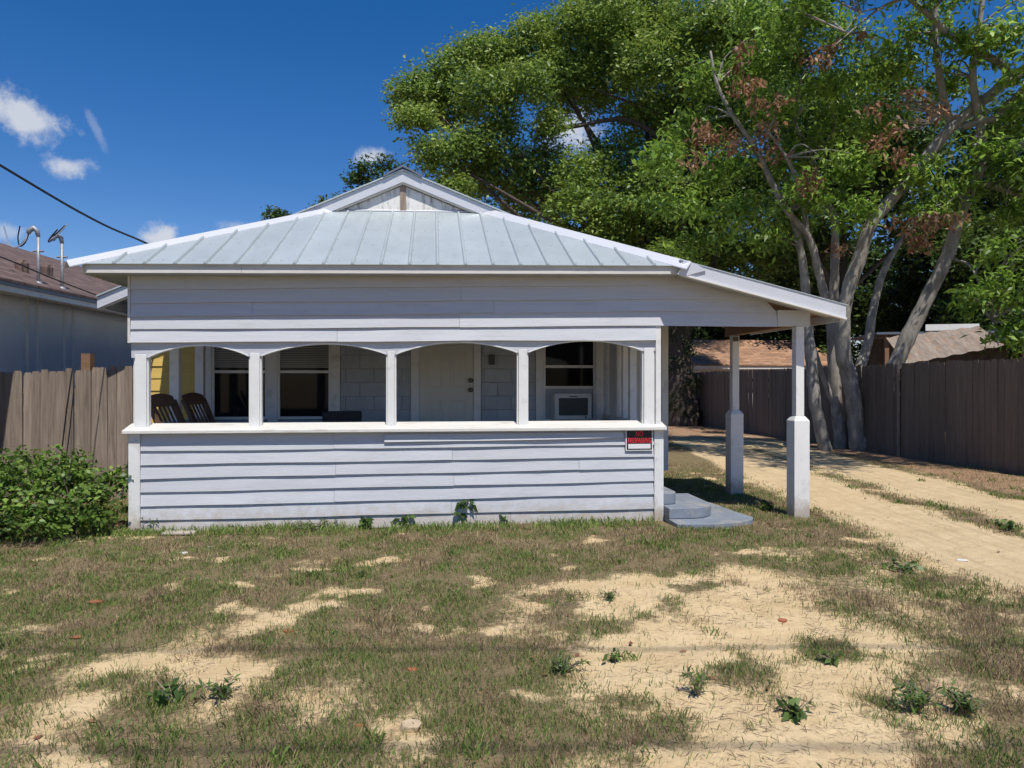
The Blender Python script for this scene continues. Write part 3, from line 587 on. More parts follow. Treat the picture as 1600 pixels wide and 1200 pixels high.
# ------------------------------------------------------------------ porch furniture
def rocking_chair(loc, rz, label):
    t = empty('rocking_chair', loc, rz); tag(t, label, 'rocking chair', 'rocking chairs on the porch')
    lean = lambda h: -.26-.30*h
    for s in (-1, 1):
        MB().beam((lean(0)+.06, s*.25, .40), (lean(.66), s*.25, 1.0), .045, .055, (0, 1, 0)).build('back_post', 'chairw', t)
        MB().tube([(.24, s*.27, .10), (.24, s*.27, .42), (.23, s*.27, .62)], [.02, .022, .018], 8).build('front_leg', 'chairw', t)
        MB().tube([(-.22, s*.25, .10), (-.22, s*.25, .42)], .02, 8).build('rear_leg', 'chairw', t)
        MB().beam((-.30, s*.27, .63), (.30, s*.28, .64), .07, .022).build('armrest', 'chairw', t)
        MB().tube(curve_pts([(-.50, s*.26, .11), (-.25, s*.26, .045), (.05, s*.26, .022), (.30, s*.26, .05), (.45, s*.26, .09)], 5), .02, 8).build('rocker', 'chairw', t)
    m = MB()
    for i in range(9):
        y = lerp(-.25, .25, i/8); zt = 1.05+.035*math.cos((i-4)/4*math.pi/2)
        m.v += [(lean(.56), y, .93), (lean(.69), y, zt), (lean(.69)-.022, y, zt), (lean(.56)-.022, y, .93)]
    for i in range(8):
        for j in range(4): m.f.append((i*4+j, (i+1)*4+j, (i+1)*4+(j+1) % 4, i*4+(j+1) % 4))
    m.f += [(0, 1, 2, 3), (35, 34, 33, 32)]; m.build('top_rail', 'chairw', t)
    for i in range(5): y = -.17+.085*i; MB().beam((lean(.0)+.05, y, .46), (lean(.57)-.01, y, .95), .012, .032, (0, 1, 0)).build('back_slat', 'chairw', t)
    for i in range(6): x = -.24+.09*i; part('seat_slat', 'chairw', t, (x, x+.08, -.26, .26, .42, .44))
    return t
rocking_chair(HW(.55, .50, .42), TH+R(-12), 'brown rocking chair nearest the left corner post of the porch')
rocking_chair(HW(.66, 1.32, .42), TH+R(-10), 'brown rocking chair behind, close to the left porch window')
t = empty('porch_chair', HW(2.08, 1.75, .42), TH+math.pi); tag(t, 'low black chair back showing above the sill under the second arch', 'chair')
part('backrest', 'blackp', t, (-.26, .26, .20, .25, .40, .83), bevel=.02); part('seat', 'blackp', t, (-.26, .26, -.25, .20, .38, .43), bevel=.01)
for a in (-.23, .21):
    for b in (-.23, .2): part('leg', 'blackp', t, (a, a+.03, b, b+.03, .0, .38))
ac = empty('window_air_conditioner', HW(5.36, BV-.25, 1.075), TH); tag(ac, 'white window air conditioner with dark grille in the right porch window', 'air conditioner')
part('case', 'acbody', ac, (-.285, .285, .0, .36, .0, .40), bevel=.012); part('front_frame', 'acbody', ac, (-.27, .27, -.03, -.002, .02, .07), (-.27, .27, -.03, -.002, .33, .39), (-.27, -.22, -.03, -.002, .07, .33), (.22, .27, -.03, -.002, .07, .33))
m = MB(); m.box(-.22, .22, -.008, -.003, .07, .33)
for i in range(13): z = .075+i*.02; m.box(-.22, .22, -.022, -.009, z, z+.008)
tag(m.build('grille', 'acgrille', ac), kind='stuff')
part('control_strip', 'acgrille', ac, (-.06, .06, -.033, -.031, .345, .36)); part('control_dial', 'acgrille', ac, (.17, .20, -.034, -.031, .03, .055))

# ------------------------------------------------------------------ fences
def picket_mesh(w, h, th, ear):
    m = MB(); m.prism([(-w/2, 0, 0), (w/2, 0, 0), (w/2, 0, h-ear), (w/2-ear*.6, 0, h), (-w/2+ear*.6, 0, h), (-w/2, 0, h-ear)], (0, th, 0))
    me = bpy.data.meshes.new('picket'); me.from_pydata(m.v, [], m.f); return me
def fence(label, a, b, h0, h1, pitch, w, mat, ear, face=1):
    a, b = Vector((*a, 0)), Vector((*b, 0)); d = b-a; Ln = d.length; rz = math.atan2(d.y, d.x); t = empty('wooden_fence', a, rz); tag(t, label, 'fence')
    me = [picket_mesh(w*random.uniform(.96, 1.0), 1.0, .018, ear) for _ in range(3)]
    for q in me: q.materials.append(M[mat])
    n = round(Ln/pitch); pitch = Ln/n
    for i in range(n):
        o = bpy.data.objects.new('picket', me[i % 3]); COL.objects.link(o); o.parent = t; hh = lerp(h0, h1, i/n)+random.uniform(-.018, .018)
        o.location = ((i+.5)*pitch, random.uniform(-.006, .006)-.018*(face > 0), -.03); o.scale = (1, 1, hh+.03); o.rotation_euler = (random.uniform(-.008, .008), random.uniform(-.005, .005), 0)
    for z in (.35, (h0+h1)/4+.35, max(h0, h1)-.35): part('rail', mat, t, (.0, Ln, .012, .05, z-.045, z+.045) if face > 0 else (.0, Ln, -.05, -.012, z-.045, z+.045))
    x = 0.0
    while x <= Ln+.01: part('fence_post', mat, t, (x-.045, x+.045, *((.052, .142) if face > 0 else (-.142, -.052)), -.05, min(h0, h1)-.08)); x += Ln/max(1, round(Ln/2.4))
    return t
fence('weathered grey-brown dog-eared picket fence left of the porch', (-7.32, 9.95), (-5.37, 10.08), 1.765, 1.865, .1175, .1155, 'picket', .03)
def fr(d): return (8.62+.132*(15.8-d), d)
fence('dark brown picket fence right of the leaning tree trunk', fr(15.75), fr(6.5), 2.06, 2.08, .148, .140, 'picket2', .03)
fence('dark brown picket fence running behind the tree trunks to the back', fr(28.6), fr(15.82), 2.02, 2.05, .148, .140, 'picket2', .03)
q = part('gate_post', 'picket', None, (8.60, 8.64, 15.80, 15.84, -.05, 2.10)); q.location = (-.03, -.02, 0); tag(q, 'thin rust-brown post at the joint of the right fence', 'post')
q = part('timber_post', 'rawwood', None, (-6.20, -6.07, 10.22, 10.33, 0, 2.05)); tag(q, 'square wood post rising behind the left fence', 'post')
q = MB().tube([W(97, 700, 9.86), W(104, 640, 9.85), W(113, 578, 9.9)], [.010, .010, .009], 6).build('metal_rod', 'cable'); tag(q, 'thin dark rod leaning on the left picket fence', 'rod')

# ------------------------------------------------------------------ neighbouring house on the left
NB = R(2.6); nh = empty('neighbour_house', (-6.85, 9.5, 0), NB); tag(nh, 'grey stucco house with brown shingle roof beyond the left fence', 'house')
part('wall', 'stucco', nh, (-7.0, -.38, -4.5, 14, 0, 2.95)); part('soffit', 'white', nh, (-.379, -.02, -4.8, 14.3, 2.90, 2.925)); part('fascia_board', 'fascia', nh, (-.02, .005, -4.8, 14.3, 2.87, 3.0)); part('drip_edge', 'ridge', nh, (.006, .03, -4.8, 14.3, 2.95, 3.03))
MB().prism([(.05, -4.9, 3.0), (.05, 14.4, 3.0), (-3.75, 14.4, 4.56), (-3.75, -4.9, 4.56)], (0, 0, .035)).build('roof_slope', 'shingle', nh)
MB().prism([(-7.5, -4.9, 3.0), (-3.76, -4.9, 4.56), (-3.76, 14.4, 4.56), (-7.5, 14.4, 3.0)], (0, 0, .035)).build('roof_slope', 'shingle', nh)
for y in (1.15, 1.4, 2.1, 2.35, 4.6): part('wall_conduit', 'stucco', nh, (-.379, -.335, y, y+.06, .0, 2.9))
for (px, py, d) in ((45, 392, 11.3), (88, 405, 12.4)):
    p = W(px, py, d); lx = (p.x+6.85); ly = d-9.5; zr = 3.0+(.05-lx)*.41; MB().tube([(lx, ly, zr-.05), (lx, ly, zr+.16), (lx+.02, ly-.01, zr+.22)], [.09, .10, .05], 12).build('roof_vent', 'shingle', nh)
def mast(px, ytop, d, label, wires):
    top = W(px, ytop, d); t = empty('service_mast', (top.x, d, 0)); tag(t, label, 'service mast', 'electrical masts on the grey house roof')
    z0 = 2.98; h = top.z
    MB().tube([(0, 0, z0), (0, 0, h-.10)], .023, 12).build('conduit', 'galv', t, smooth=True)
    MB().tube([(0, 0, z0+.06), (0, 0, z0+.13), (0, 0, z0+.16)], [.07, .06, .035], 12).build('flashing_boot', 'galv', t)
    MB().tube([(-.08, 0, h-.34), (.08, 0, h-.34)], .016, 8).build('clamp', 'galv', t)
    MB().tube([(0, 0, h-.12), (-.01, -.01, h-.04), (-.05, -.03, h), (-.10, -.05, h-.04), (-.11, -.06, h-.09)], [.028, .036, .042, .038, .028], 12).build('weatherhead', 'galv', t, smooth=True)
    for pts in wires: MB().tube(curve_pts([(-.10, -.05, h-.06)]+[(x, -.08, h+z) for x, z in pts], 5), .010, 6).build('wire', 'cable' if random.random() < .6 else 'barewire', t)
mast(60, 357, 10.62, 'metal service mast nearest the left edge with wires looping left', [[(-.16, -.2), (-.28, -.30), (-.38, -.24), (-.46, .02)], [(-.15, -.22), (-.26, -.29), (-.40, -.26), (-.47, -.19)], [(-.14, -.22), (-.22, -.28), (-.25, -.15), (-.22, .02)]])
mast(97, 368, 11.2, 'metal service mast closer to the porch with wires pointing up right', [[(-.12, -.05), (-.02, .03), (.10, .14)], [(-.13, -.08), (-.04, -.02), (.08, .10), (.14, .17)], [(-.16, -.12), (-.14, -.06), (-.02, .08)]])
# ------------------------------------------------------------------ overhead cables
def cable(label, pts, r, n=8):
    o = MB().tube(curve_pts(pts, n), r, 6).build('overhead_cable', 'cable'); return tag(o, label, 'cable')
cable('black overhead cable dropping from upper left to the roof', [(-5.6, 0.0, 5.3), (-5.33, 3.5, 4.42), W(0, 258, 7.0), W(150, 345, 8.44), W(235, 383, 9.55), (-4.757, 11, 3.33)], .013)
cable('thin black cable crossing in front of the brown shingle roof', [(-4.6, 1.5, 3.3), (-4.85, 5, 2.98), W(0, 401, 7.3), W(80, 434, 8.5), W(158, 464, 9.7)], .008)
for k, (y, z) in enumerate(((-1.25, 8.6), (-.05, 8.6))):
    cable(('upper', 'lower')[k]+' street wire strung overhead across the front yard', [(-60, y-1, z+.6), (-20, y-.3, z+.1), (0, y, z), (20, y+.2, z+.1), (60, y+1, z+.7)], .014)

# ------------------------------------------------------------------ things behind the right fence
gs = empty('garage', (8.0, 33, 0), R(4)); tag(gs, 'low garage with sunlit tan shingle roof behind the far fence', 'garage')
part('wall', 'white', gs, (.2, 7.2, .6, 6, 0, 2.4)); part('fascia_board', 'white', gs, (.0, 7.4, .0, .04, 2.25, 2.42))
MB().prism([(-.1, -.05, 2.40), (7.5, -.05, 2.40), (7.5, 3.2, 3.75), (-.1, 3.2, 3.75)], (0, 0, .05)).build('roof_slope', 'shingle2', gs)
MB().prism([(-.1, 6.5, 2.40), (-.1, 3.21, 3.75), (7.5, 3.21, 3.75), (7.5, 6.5, 2.40)], (0, 0, .05)).build('roof_slope', 'shingle2', gs)
sh = empty('old_shed', (13.6, 22.5, 0), R(-12)); tag(sh, 'old shed with dark open front and flat eave behind the right fence', 'shed')
part('wall', 'barkd', sh, (-1.8, 2.4, 1.2, 1.3, 0, 3.1)); part('roof_sheet', 'ridge', sh, (-2.0, 2.6, -.4, 3, 3.15, 3.22)); part('fascia_board', 'white', sh, (-.6, .9, -.45, -.41, 3.24, 3.44)); part('post', 'rawwood', sh, (-1.7, -1.58, -.2, -.08, 0, 3.14)); part('post', 'rawwood', sh, (2.2, 2.32, -.2, -.08, 0, 3.14))
m = MB(); n = 22
for i in range(n+1):
    x = i/n*2.6; zo = .02*math.sin(x*2*math.pi/.16*1.0)
    m.v += [(x, 0, 2.15+.20*x+zo), (x, 1.5, 3.0+.12*x+zo)]
for i in range(n): m.f.append((2*i, 2*i+2, 2*i+3, 2*i+1))
q = m.build('corrugated_sheet', 'rust'); q.location = (11.2, 20.2, 0); q.rotation_euler = (0, 0, R(-8)); tag(q, 'rusty corrugated metal sheet propped behind the right fence', 'sheet metal')
q.modifiers.new('solid', 'SOLIDIFY').thickness = .01

# ------------------------------------------------------------------ plants
def leaf_quads(P, L, Wd, Nrm=None, droop=0.0, spread=1.0):
    n = len(P); d = rng.normal(size=(n, 3)); d[:, 2] = d[:, 2]*.6-droop; d /= np.linalg.norm(d, axis=1)[:, None]
    u = rng.normal(size=(n, 3)); u[:, 2] += 1.4
    if Nrm is not None: u = u*.8+Nrm*1.2
    s = np.cross(d, u); s /= np.linalg.norm(s, axis=1)[:, None]+1e-9
    up = np.cross(s, d); sz = rng.uniform(.55, 1.35, n)[:, None]; L = L*sz; Wd = Wd*sz*rng.uniform(.8, 1.15, n)[:, None]
    a = P; b = P+d*L*.45+s*Wd*.5+up*L*.06; c = P+d*L-up*L*.12; e = P+d*L*.45-s*Wd*.5+up*L*.06
    return np.stack([a, b, c, e], 1)
def puff_leaves(puffs, tufts, per, L, Wd, tr, cols, droop=.2, low=.35):
    """puffs: (x,y,z,r). leaves gathered in tufts through each puff"""
    Ps, Cs, Ns = [], [], []
    for (x, y, z, r) in puffs:
        k = int(tufts*(r/1.1)**1.6)+6; dr = rng.normal(size=(k, 3)); dr /= np.linalg.norm(dr, axis=1)[:, None]
        dr = dr[(dr[:, 2] > -low) | (rng.random(k) < .35)]; k = len(dr)
        rad = r*np.power(rng.uniform(.12, 1.0, k), .45)*rng.uniform(.8, 1.12, k)
        c = np.array([x, y, z])+dr*rad[:, None]*np.array([1, 1, .82])
        cc = cols[rng.integers(0, len(cols), k)]*rng.uniform(.75, 1.25, k)[:, None]
        p = np.repeat(c, per, 0)+rng.normal(size=(k*per, 3))*tr*np.array([1, 1, .6]); Ps.append(p); Cs.append(np.repeat(cc, per, 0)*rng.uniform(.8, 1.2, k*per)[:, None]); Ns.append(np.repeat(dr, per, 0))
    P = np.concatenate(Ps); Cc = np.concatenate(Cs); Nn = np.concatenate(Ns); return leaf_quads(P, L, Wd, Nn, droop), Cc
def pp(lst, d0):
    out = []
    for q in lst:
        px, py, r = q[:3]; d = q[3] if len(q) > 3 else d0+random.uniform(-1.5, 1.5); w = W(px, py, d); out.append((w.x, w.y, w.z, r*d/F*1.05))
    return out
def tree(name, label, cat, base, group=None):
    t = empty(name, base); return tag(t, label, cat, group)
def local(parts, base): return [(x-base[0], y-base[1], z-base[2], r) for x, y, z, r in parts]
def limbs(t, base, paths, mat, wob=.07, n=9, name='trunk'):
    for pts, r0, r1 in paths:
        c = curve_pts([Vector(p)-Vector(base) for p in pts], 6); k = len(c)
        MB().tube(c, [lerp(r0, r1, i/(k-1)) for i in range(k)], n, wob=wob).build(name, mat, t, smooth=True)
# --- big old tree behind the house
OAK = [(655, 150, 42), (690, 125, 40), (735, 95, 42), (648, 190, 30), (700, 172, 42), (775, 90, 45), (830, 75, 48), (880, 55, 50), (940, 40, 60), (1000, 40, 65), (760, 150, 46), (820, 138, 46), (880, 118, 50), (950, 120, 60), (1020, 110, 60), (1090, 60, 70), (1160, 60, 75), (1240, 50, 60),
       (690, 245, 42), (740, 232, 36), (735, 288, 46), (790, 265, 46), (850, 262, 44), (905, 282, 46), (960, 250, 46), (705, 305, 32), (830, 315, 52), (900, 335, 56), (970, 330, 56), (1020, 290, 52), (1000, 380, 52), (930, 385, 42), (1060, 350, 58), (1080, 200, 66), (1150, 150, 66), (1210, 120, 55), (1040, 430, 52), (1110, 400, 55), (1180, 400, 50), (1130, 300, 55), (1010, 190, 50), (860, 200, 26), (780, 200, 30),
       (960, -60, 85, 28), (1060, -80, 95, 28), (1160, -90, 95, 29), (1250, -70, 80, 29), (1100, -210, 120, 29), (1000, 60, 80, 31), (1100, 160, 90, 31), (1150, 300, 70, 28.4), (1050, 300, 75, 28.4), (900, 150, 60, 30)]
ob = Vector((6.5, 27.2, 0)); oak = tree('spreading_tree', 'huge spreading green tree rising behind the roof with dark ivy-covered trunk', 'tree', ob)
puffs = pp(OAK, 26.5); OC = np.array([(.25, .345, .062), (.195, .295, .055), (.305, .40, .08), (.15, .24, .05)])
q, c = puff_leaves(local([(x, y, z, q*1.06) for x, y, z, q in puffs], ob), 124, 27, .165, .08, .22, OC); npmesh('crown', q, 4, 'leafy', oak, c)
limbs(oak, ob, [([ob+Vector((0, 0, -.1)), ob+Vector((-.05, 0, .8)), ob+Vector((-.15, .1, 2.6)), ob+Vector((0, .2, 4.6))], .80, .42)], 'barkd', .12, 12)
fork = ob+Vector((0, .2, 4.4))
for i, (x, y, z, r) in enumerate(puffs):
    if i % 3: continue
    e = Vector((x, y, z)); mid = fork.lerp(e, .5)+Vector((random.uniform(-.5, .5), random.uniform(-.4, .4), random.uniform(-.9, .4))); limbs(oak, ob, [([fork, mid, e], .15, .03)], 'barkd', .05, 6, 'limb')
# visible dark limbs through the gap in the crown
for pl in ([(1075, 395), (1050, 300), (1045, 200), (1000, 160), (930, 140)], [(1045, 215), (985, 190), (900, 205), (850, 200)], [(1045, 210), (1080, 160), (1120, 120)]):
    limbs(oak, ob, [([W(x+random.uniform(-9, 9), y+random.uniform(-9, 9), 26.6) for x, y in pl], .13, .035)], 'barkd', .10, 7, 'limb')
iv = [(ob.x-.2+.5*math.cos(a*1.7), ob.y-.62, .4+a*.33, .42) for a in range(12)]
q, c = puff_leaves(local(iv, ob), 60, 10, .09, .07, .10, np.array([(.02, .038, .011), (.03, .055, .014)])); npmesh('ivy', q, 4, 'leafy', oak, c)
# --- many-stemmed tree by the right fence
rb = Vector((*G(1330, 702), 0)); rt = tree('multi_stem_tree', 'pale-barked tree with several leaning trunks and brown dead leaf clusters by the right fence', 'tree', rb)
D0 = rb.y
def path(pl, d0=D0, d1=None): d1 = d1 or d0; n = len(pl)-1; return [W(x, y, lerp(d0, d1, i/n)) for i, (x, y) in enumerate(pl)]
ST = [(path([(1292, 712), (1274, 632), (1267, 560), (1262, 500), (1258, 440), (1250, 385), (1235, 330), (1210, 290)], D0-.2, D0), .20, .08),
      (path([(1316, 708), (1308, 640), (1302, 560), (1300, 500), (1304, 430), (1304, 345), (1288, 310), (1270, 250), (1240, 190)], D0+.3, D0), .22, .05),
      (path([(1310, 650), (1290, 600), (1272, 545), (1264, 520)], D0+.3, D0), .10, .06),
      (path([(1292, 480), (1278, 420), (1262, 368), (1225, 322), (1180, 232), (1145, 180), (1120, 130), (1110, 80)], D0-.1, D0-.5), .14, .03),
      (path([(1262, 368), (1252, 300), (1228, 245), (1200, 205)], D0-.2, D0-.8), .09, .03),
      (path([(1340, 708), (1336, 640), (1326, 588), (1317, 545), (1321, 470), (1345, 398), (1362, 349), (1420, 280), (1484, 202), (1555, 142), (1604, 108), (1660, 70)], D0-.1, D0-1.5), .26, .11),
      (path([(1334, 600), (1355, 540), (1363, 490), (1378, 430), (1402, 385), (1440, 330)], D0, D0+.8), .17, .06),
      (path([(1352, 708), (1382, 612), (1410, 545), (1449, 465), (1480, 400), (1500, 337), (1536, 264), (1600, 224), (1670, 190)], D0-.2, D0-1.8), .27, .10),
      (path([(1536, 264), (1532, 200), (1520, 120), (1530, 40), (1540, -40)], D0-1.2, D0-1.6), .14, .05),
      (path([(1555, 142), (1574, 112), (1540, 86), (1491, 60), (1450, 22), (1418, -4)], D0-1.2, D0-1.9), .13, .06),
      (path([(1487, 200), (1470, 130), (1461, 50), (1465, -20)], D0-1, D0-1.4), .12, .05),
      (path([(1502, 199), (1530, 190), (1556, 183), (1590, 148), (1630, 110)], D0-1.1, D0-2), .10, .08),
      (path([(1536, 285), (1570, 297), (1605, 305), (1650, 300)], D0-1.4, D0-1.8), .09, .06),
      (path([(1490, 405), (1515, 415), (1535, 455), (1550, 500), (1560, 540)], D0-1, D0-3), .035, .015),
      (path([(1418, -4), (1380, 10), (1340, 40), (1300, 75)], D0-1.9, D0-2.4), .05, .012), (path([(1380, 12), (1345, 20), (1320, 50)], D0-2, D0-2.4), .03, .01)]
limbs(rt, rb, [(a, b*.76, c*.8) for a, b, c in ST], 'barkg', .10, 10)
for i in range(26):
    a = (1470+random.uniform(-6, 6), 175+random.uniform(-10, 10)); an = random.uniform(2.2, 3.7); ln = random.uniform(40, 85)
    pl = [a, (a[0]+math.cos(an)*ln*.5, a[1]-math.sin(an)*ln*.4+8), (a[0]+math.cos(an)*ln, a[1]-math.sin(an)*ln*.5+random.uniform(-8, 22))]
    limbs(rt, rb, [(path(pl, D0-1.3, D0-1.6), .022, .007)], 'barkg', .05, 5, 'twig')
nodes = [p for a, b, c in ST for p in a[len(a)//2:]]
RT = [(1035, 250, 36), (1080, 205, 40), (1055, 320, 40), (1130, 262, 42), (1110, 130, 42), (1180, 95, 45), (1200, 170, 42), (1230, 250, 42), (1280, 130, 42), (1300, 200, 42), (1270, 300, 40), (1330, 255, 36), (1145, 340, 42), (1100, 378, 32), (1195, 375, 28), (1335, 330, 26), (1400, 100, 42), (1440, 50, 45), (1480, 130, 36), (1380, 190, 32),
      (1530, 60, 42, 15.5), (1580, 50, 42, 15.5), (1590, 180, 32, 15.5), (1550, 235, 36, 15.5), (1592, 270, 36, 15.5), (1500, 300, 26, 16), (1455, 335, 26, 16), (1440, 272, 32, 16), (1585, 330, 30, 15.5), (1520, 465, 26, 14.5), (1570, 450, 36, 14.5), (1592, 520, 32, 14.5), (1560, 395, 28, 15), (1330, 60, 40), (1250, 20, 42), (1180, 20, 42), (1345, 130, 34), (1240, 335, 30),
      (1640, 100, 60, 15), (1660, 250, 60, 14.5), (1660, 400, 55, 14), (1500, -40, 60, 15), (1400, -50, 60, 15), (1300, -50, 60, 15.5)]
rp = pp(RT, D0-.6)+[(7.2, 11.5, 9.6, 1.3), (8.6, 10.2, 9.9, 1.4), (6.3, 12.6, 9.8, 1.2), (9.4, 12, 9.2, 1.3), (5.3, 12.8, 9.6, 1.0), (10.5, 9.5, 9.5, 1.3), (7.6, 9.0, 10.2, 1.0)]
RC = np.array([(.18, .30, .042), (.23, .37, .054), (.135, .24, .036), (.29, .42, .07)])
for (x, y, z, r_) in rp[:46]:
    e = Vector((x, y, z)); a = min(nodes, key=lambda p: (p-e).length+(2 if p.z > e.z+.5 else 0))
    for k in range(3 if (a-e).length < 1.7 else 0):
        e2 = e+Vector((random.uniform(-1, 1), random.uniform(-1, 1), random.uniform(-.5, .9)))*r_*.8; md = a.lerp(e2, .55)+Vector((random.uniform(-.25, .25), random.uniform(-.25, .25), random.uniform(-.1, .35)))
        limbs(rt, rb, [([a, md, e2], .026, .006)], 'barkg', .08, 5, 'twig')
q, c = puff_leaves(local(rp, rb), 96, 14, .20, .068, .19, RC, droop=.55, low=.6); npmesh('crown', q, 4, 'leafy', rt, c)
DEAD = [(1190, 180), (1210, 215), (1150, 100), (1165, 72), (1290, 62), (1335, 55), (1100, 232), (1085, 238), (1132, 215), (1195, 252), (1380, 160), (1420, 140), (1400, 225), (1445, 372), (1462, 352), (1430, 355), (1310, 382), (1265, 278), (1285, 285), (1285, 100), (1150, 140), (1175, 125), (1385, 245), (1470, 165), (1410, 205), (1365, 215), (1180, 145), (1205, 150), (1275, 95), (1360, 235), (1435, 390), (1410, 330), (1140, 235), (1080, 215), (1110, 205), (1450, 335)]
dp = [(*W(x+random.uniform(-14, 14), y+random.uniform(-14, 14), D0-2.1+random.uniform(-.4, .4)), random.uniform(.14, .34)) for x, y in DEAD]
q, c = puff_leaves(local(dp, rb), 40, 5, .16, .06, .10, np.array([(.31, .165, .09), (.20, .095, .05), (.40, .24, .14)]), droop=1.0, low=1); npmesh('dead_leaves', q, 4, 'leafy', rt, c)
# --- trees further back
def back_tree(name, label, x, d, h, r, cols, n=13, L=.26, tuft=46, group='trees beyond the right fence', zlo=.16):
    b = Vector((x, d, 0)); t = tree(name, label, 'tree', b, group); ps = []
    for i in range(n):
        a = random.uniform(0, 6.28); k = random.uniform(.2, 1); zz = h*random.uniform(zlo, .92); w = r*(1-.55*abs(zz/h-.55)*1.6)
        ps.append((math.cos(a)*k*w, math.sin(a)*k*w, zz, r*random.uniform(.34, .5)))
    q, c = puff_leaves(ps, tuft, 20, L, L*.55, .26, cols); npmesh('crown', q, 4, 'leafy', t, c)
    limbs(t, b, [([b, b+Vector((.1, 0, h*.3)), b+Vector((0, .1, h*.7))], .28, .10)], 'barkd', .08, 8)
    for p in ps[::3]: limbs(t, b, [([b+Vector((0, 0, h*.35)), b+Vector(p[:3])*.7+Vector((0, 0, h*.1)), b+Vector(p[:3])], .10, .03)], 'barkd', .05, 6, 'limb')
DK = np.array([(.045, .075, .018), (.06, .095, .022), (.035, .06, .016)]); MD = np.array([(.07, .12, .025), (.09, .14, .03), (.055, .095, .02)])
back_tree('leafy_tree', 'dark leafy tree directly behind the garage roof', 10.5, 41, 10.5, 4.6, DK, 18)
back_tree('leafy_tree', 'dark leafy tree behind the huge tree trunk, left of the garage', 4.6, 43, 11, 4.6, DK, 16)
back_tree('leafy_tree', 'dense green tree showing between the leaning trunks', 16.5, 37, 9.5, 4.2, MD, 18)
back_tree('leafy_tree', 'dark tree rising behind the old shed', 20.5, 31, 9.0, 4.0, DK, 18)
back_tree('leafy_tree', 'green tree at the right edge behind the shed', 24.5, 30, 9.5, 4.2, MD, 18)
back_tree('leafy_tree', 'tall dark tree at the far right beyond the fence', 28.5, 38, 12, 5, DK, 16)
back_tree('leafy_tree', 'tall green tree filling the gap behind the leaning trunks', 10.8, 23.4, 12.5, 3.3, MD*1.25, 22, .18, 66, zlo=.46)
back_tree('leafy_tree', 'tall green tree rising over the old shed at the right edge', 18.6, 25.5, 13, 4.2, MD*1.1, 24, .2, 60)
back_tree('leafy_tree', 'low bright shrub-like tree just above the garage ridge', 13.0, 46, 6.0, 4.2, MD, 14)
back_tree('leafy_tree', 'low dark tree between the garage and the leaning trunks', 21.0, 46, 7.0, 4.5, DK, 14)
b2 = Vector((W(575, 300, 36).x, 36, 0)); t2 = tree('distant_tree', 'distant tree top peeking over the roof left of the gable peak', 'tree', b2)
ps = pp([(572, 268, 22, 36), (600, 262, 20, 36), (555, 282, 16, 36), (590, 300, 26, 36), (430, 334, 10, 36), (424, 340, 8, 36), (440, 340, 9, 36), (520, 330, 30, 37)], 36)
q, c = puff_leaves(local(ps, b2), 60, 14, .22, .11, .22, MD); npmesh('crown', q, 4, 'leafy', t2, c); limbs(t2, b2, [([b2, b2+Vector((0, 0, 6)), b2+Vector((.2, 0, 11.5))], .3, .06), ([b2+Vector((0, 0, 6)), b2+Vector((-2.2, 0, 8.5)), W(430, 336, 36)], .12, .03)], 'barkd', .05, 7)
# --- bush by the left corner
bb = Vector((*G(110, 850), 0)); bu = empty('leafy_bush', bb); tag(bu, 'dense green leafy bush in front of the left fence', 'bush')
BP = [(-6.0, 7.6, .35, .45), (-5.6, 7.5, .45, .48), (-5.15, 7.55, .45, .5), (-4.75, 7.6, .36, .42), (-4.5, 7.7, .25, .30), (-5.5, 7.9, .64, .36), (-5.0, 7.9, .68, .32), (-4.65, 7.9, .52, .28), (-5.9, 8.0, .56, .38), (-6.3, 7.8, .5, .42), (-5.3, 7.2, .28, .35), (-5.75, 7.15, .25, .35), (-6.2, 7.1, .25, .35), (-4.85, 7.3, .2, .28), (-5.2, 8.3, .5, .36), (-4.42, 7.95, .55, .22), (-6.7, 7.6, .45, .5)]
q, c = puff_leaves(local(BP, bb), 260, 11, .065, .042, .055, np.array([(.12, .21, .04), (.16, .26, .048), (.22, .33, .06), (.09, .155, .03)]), droop=.1, low=.8); npmesh('foliage', q, 4, 'leafy', bu, c)
for i in range(16):
    x = random.uniform(-6.3, -4.6); y = random.uniform(7.4, 8); limbs(bu, bb, [([(x, y, 0), (x+random.uniform(-.1, .1), y, .4), (x+random.uniform(-.2, .2), y+random.uniform(-.1, .1), random.uniform(.6, .98))], .012, .004)], 'barkd', .05, 5, 'stem')
# --- weeds
def weed(px, py, h, w, label, broad=True, nst=5, L=.09):
    x, y = G(px, py); b = Vector((x, y, float(gz(np.array([x]), np.array([y]))[0]))); t = empty('weed', b); tag(t, label, 'weed', 'weeds in the yard')
    st = MB(); P = []
    for i in range(nst):
        a = random.uniform(0, 6.28); k = random.uniform(.3, 1)*w; tip = Vector((math.cos(a)*k, math.sin(a)*k, h*random.uniform(.6, 1))); st.tube([(0, 0, -.01), tip*.5+Vector((0, 0, h*.1)), tip], [.004, .0035, .002], 5)
        for j in range(7 if broad else 10): f = random.uniform(.25, 1); P.append(tuple(tip*f+Vector((random.uniform(-.01, .01), random.uniform(-.01, .01), h*.1*(1-f)))))
    st.build('stem', 'picket', t); P = np.array(P); q = leaf_quads(P, L, L*.62 if broad else L*.2, None, .45 if broad else -.1)
    c = np.array([(.075, .135, .035), (.11, .18, .045), (.14, .22, .05)])[rng.integers(0, 3, len(P))]; tag(npmesh('weed_foliage', q, 4, 'leafy', t, c), kind='stuff')
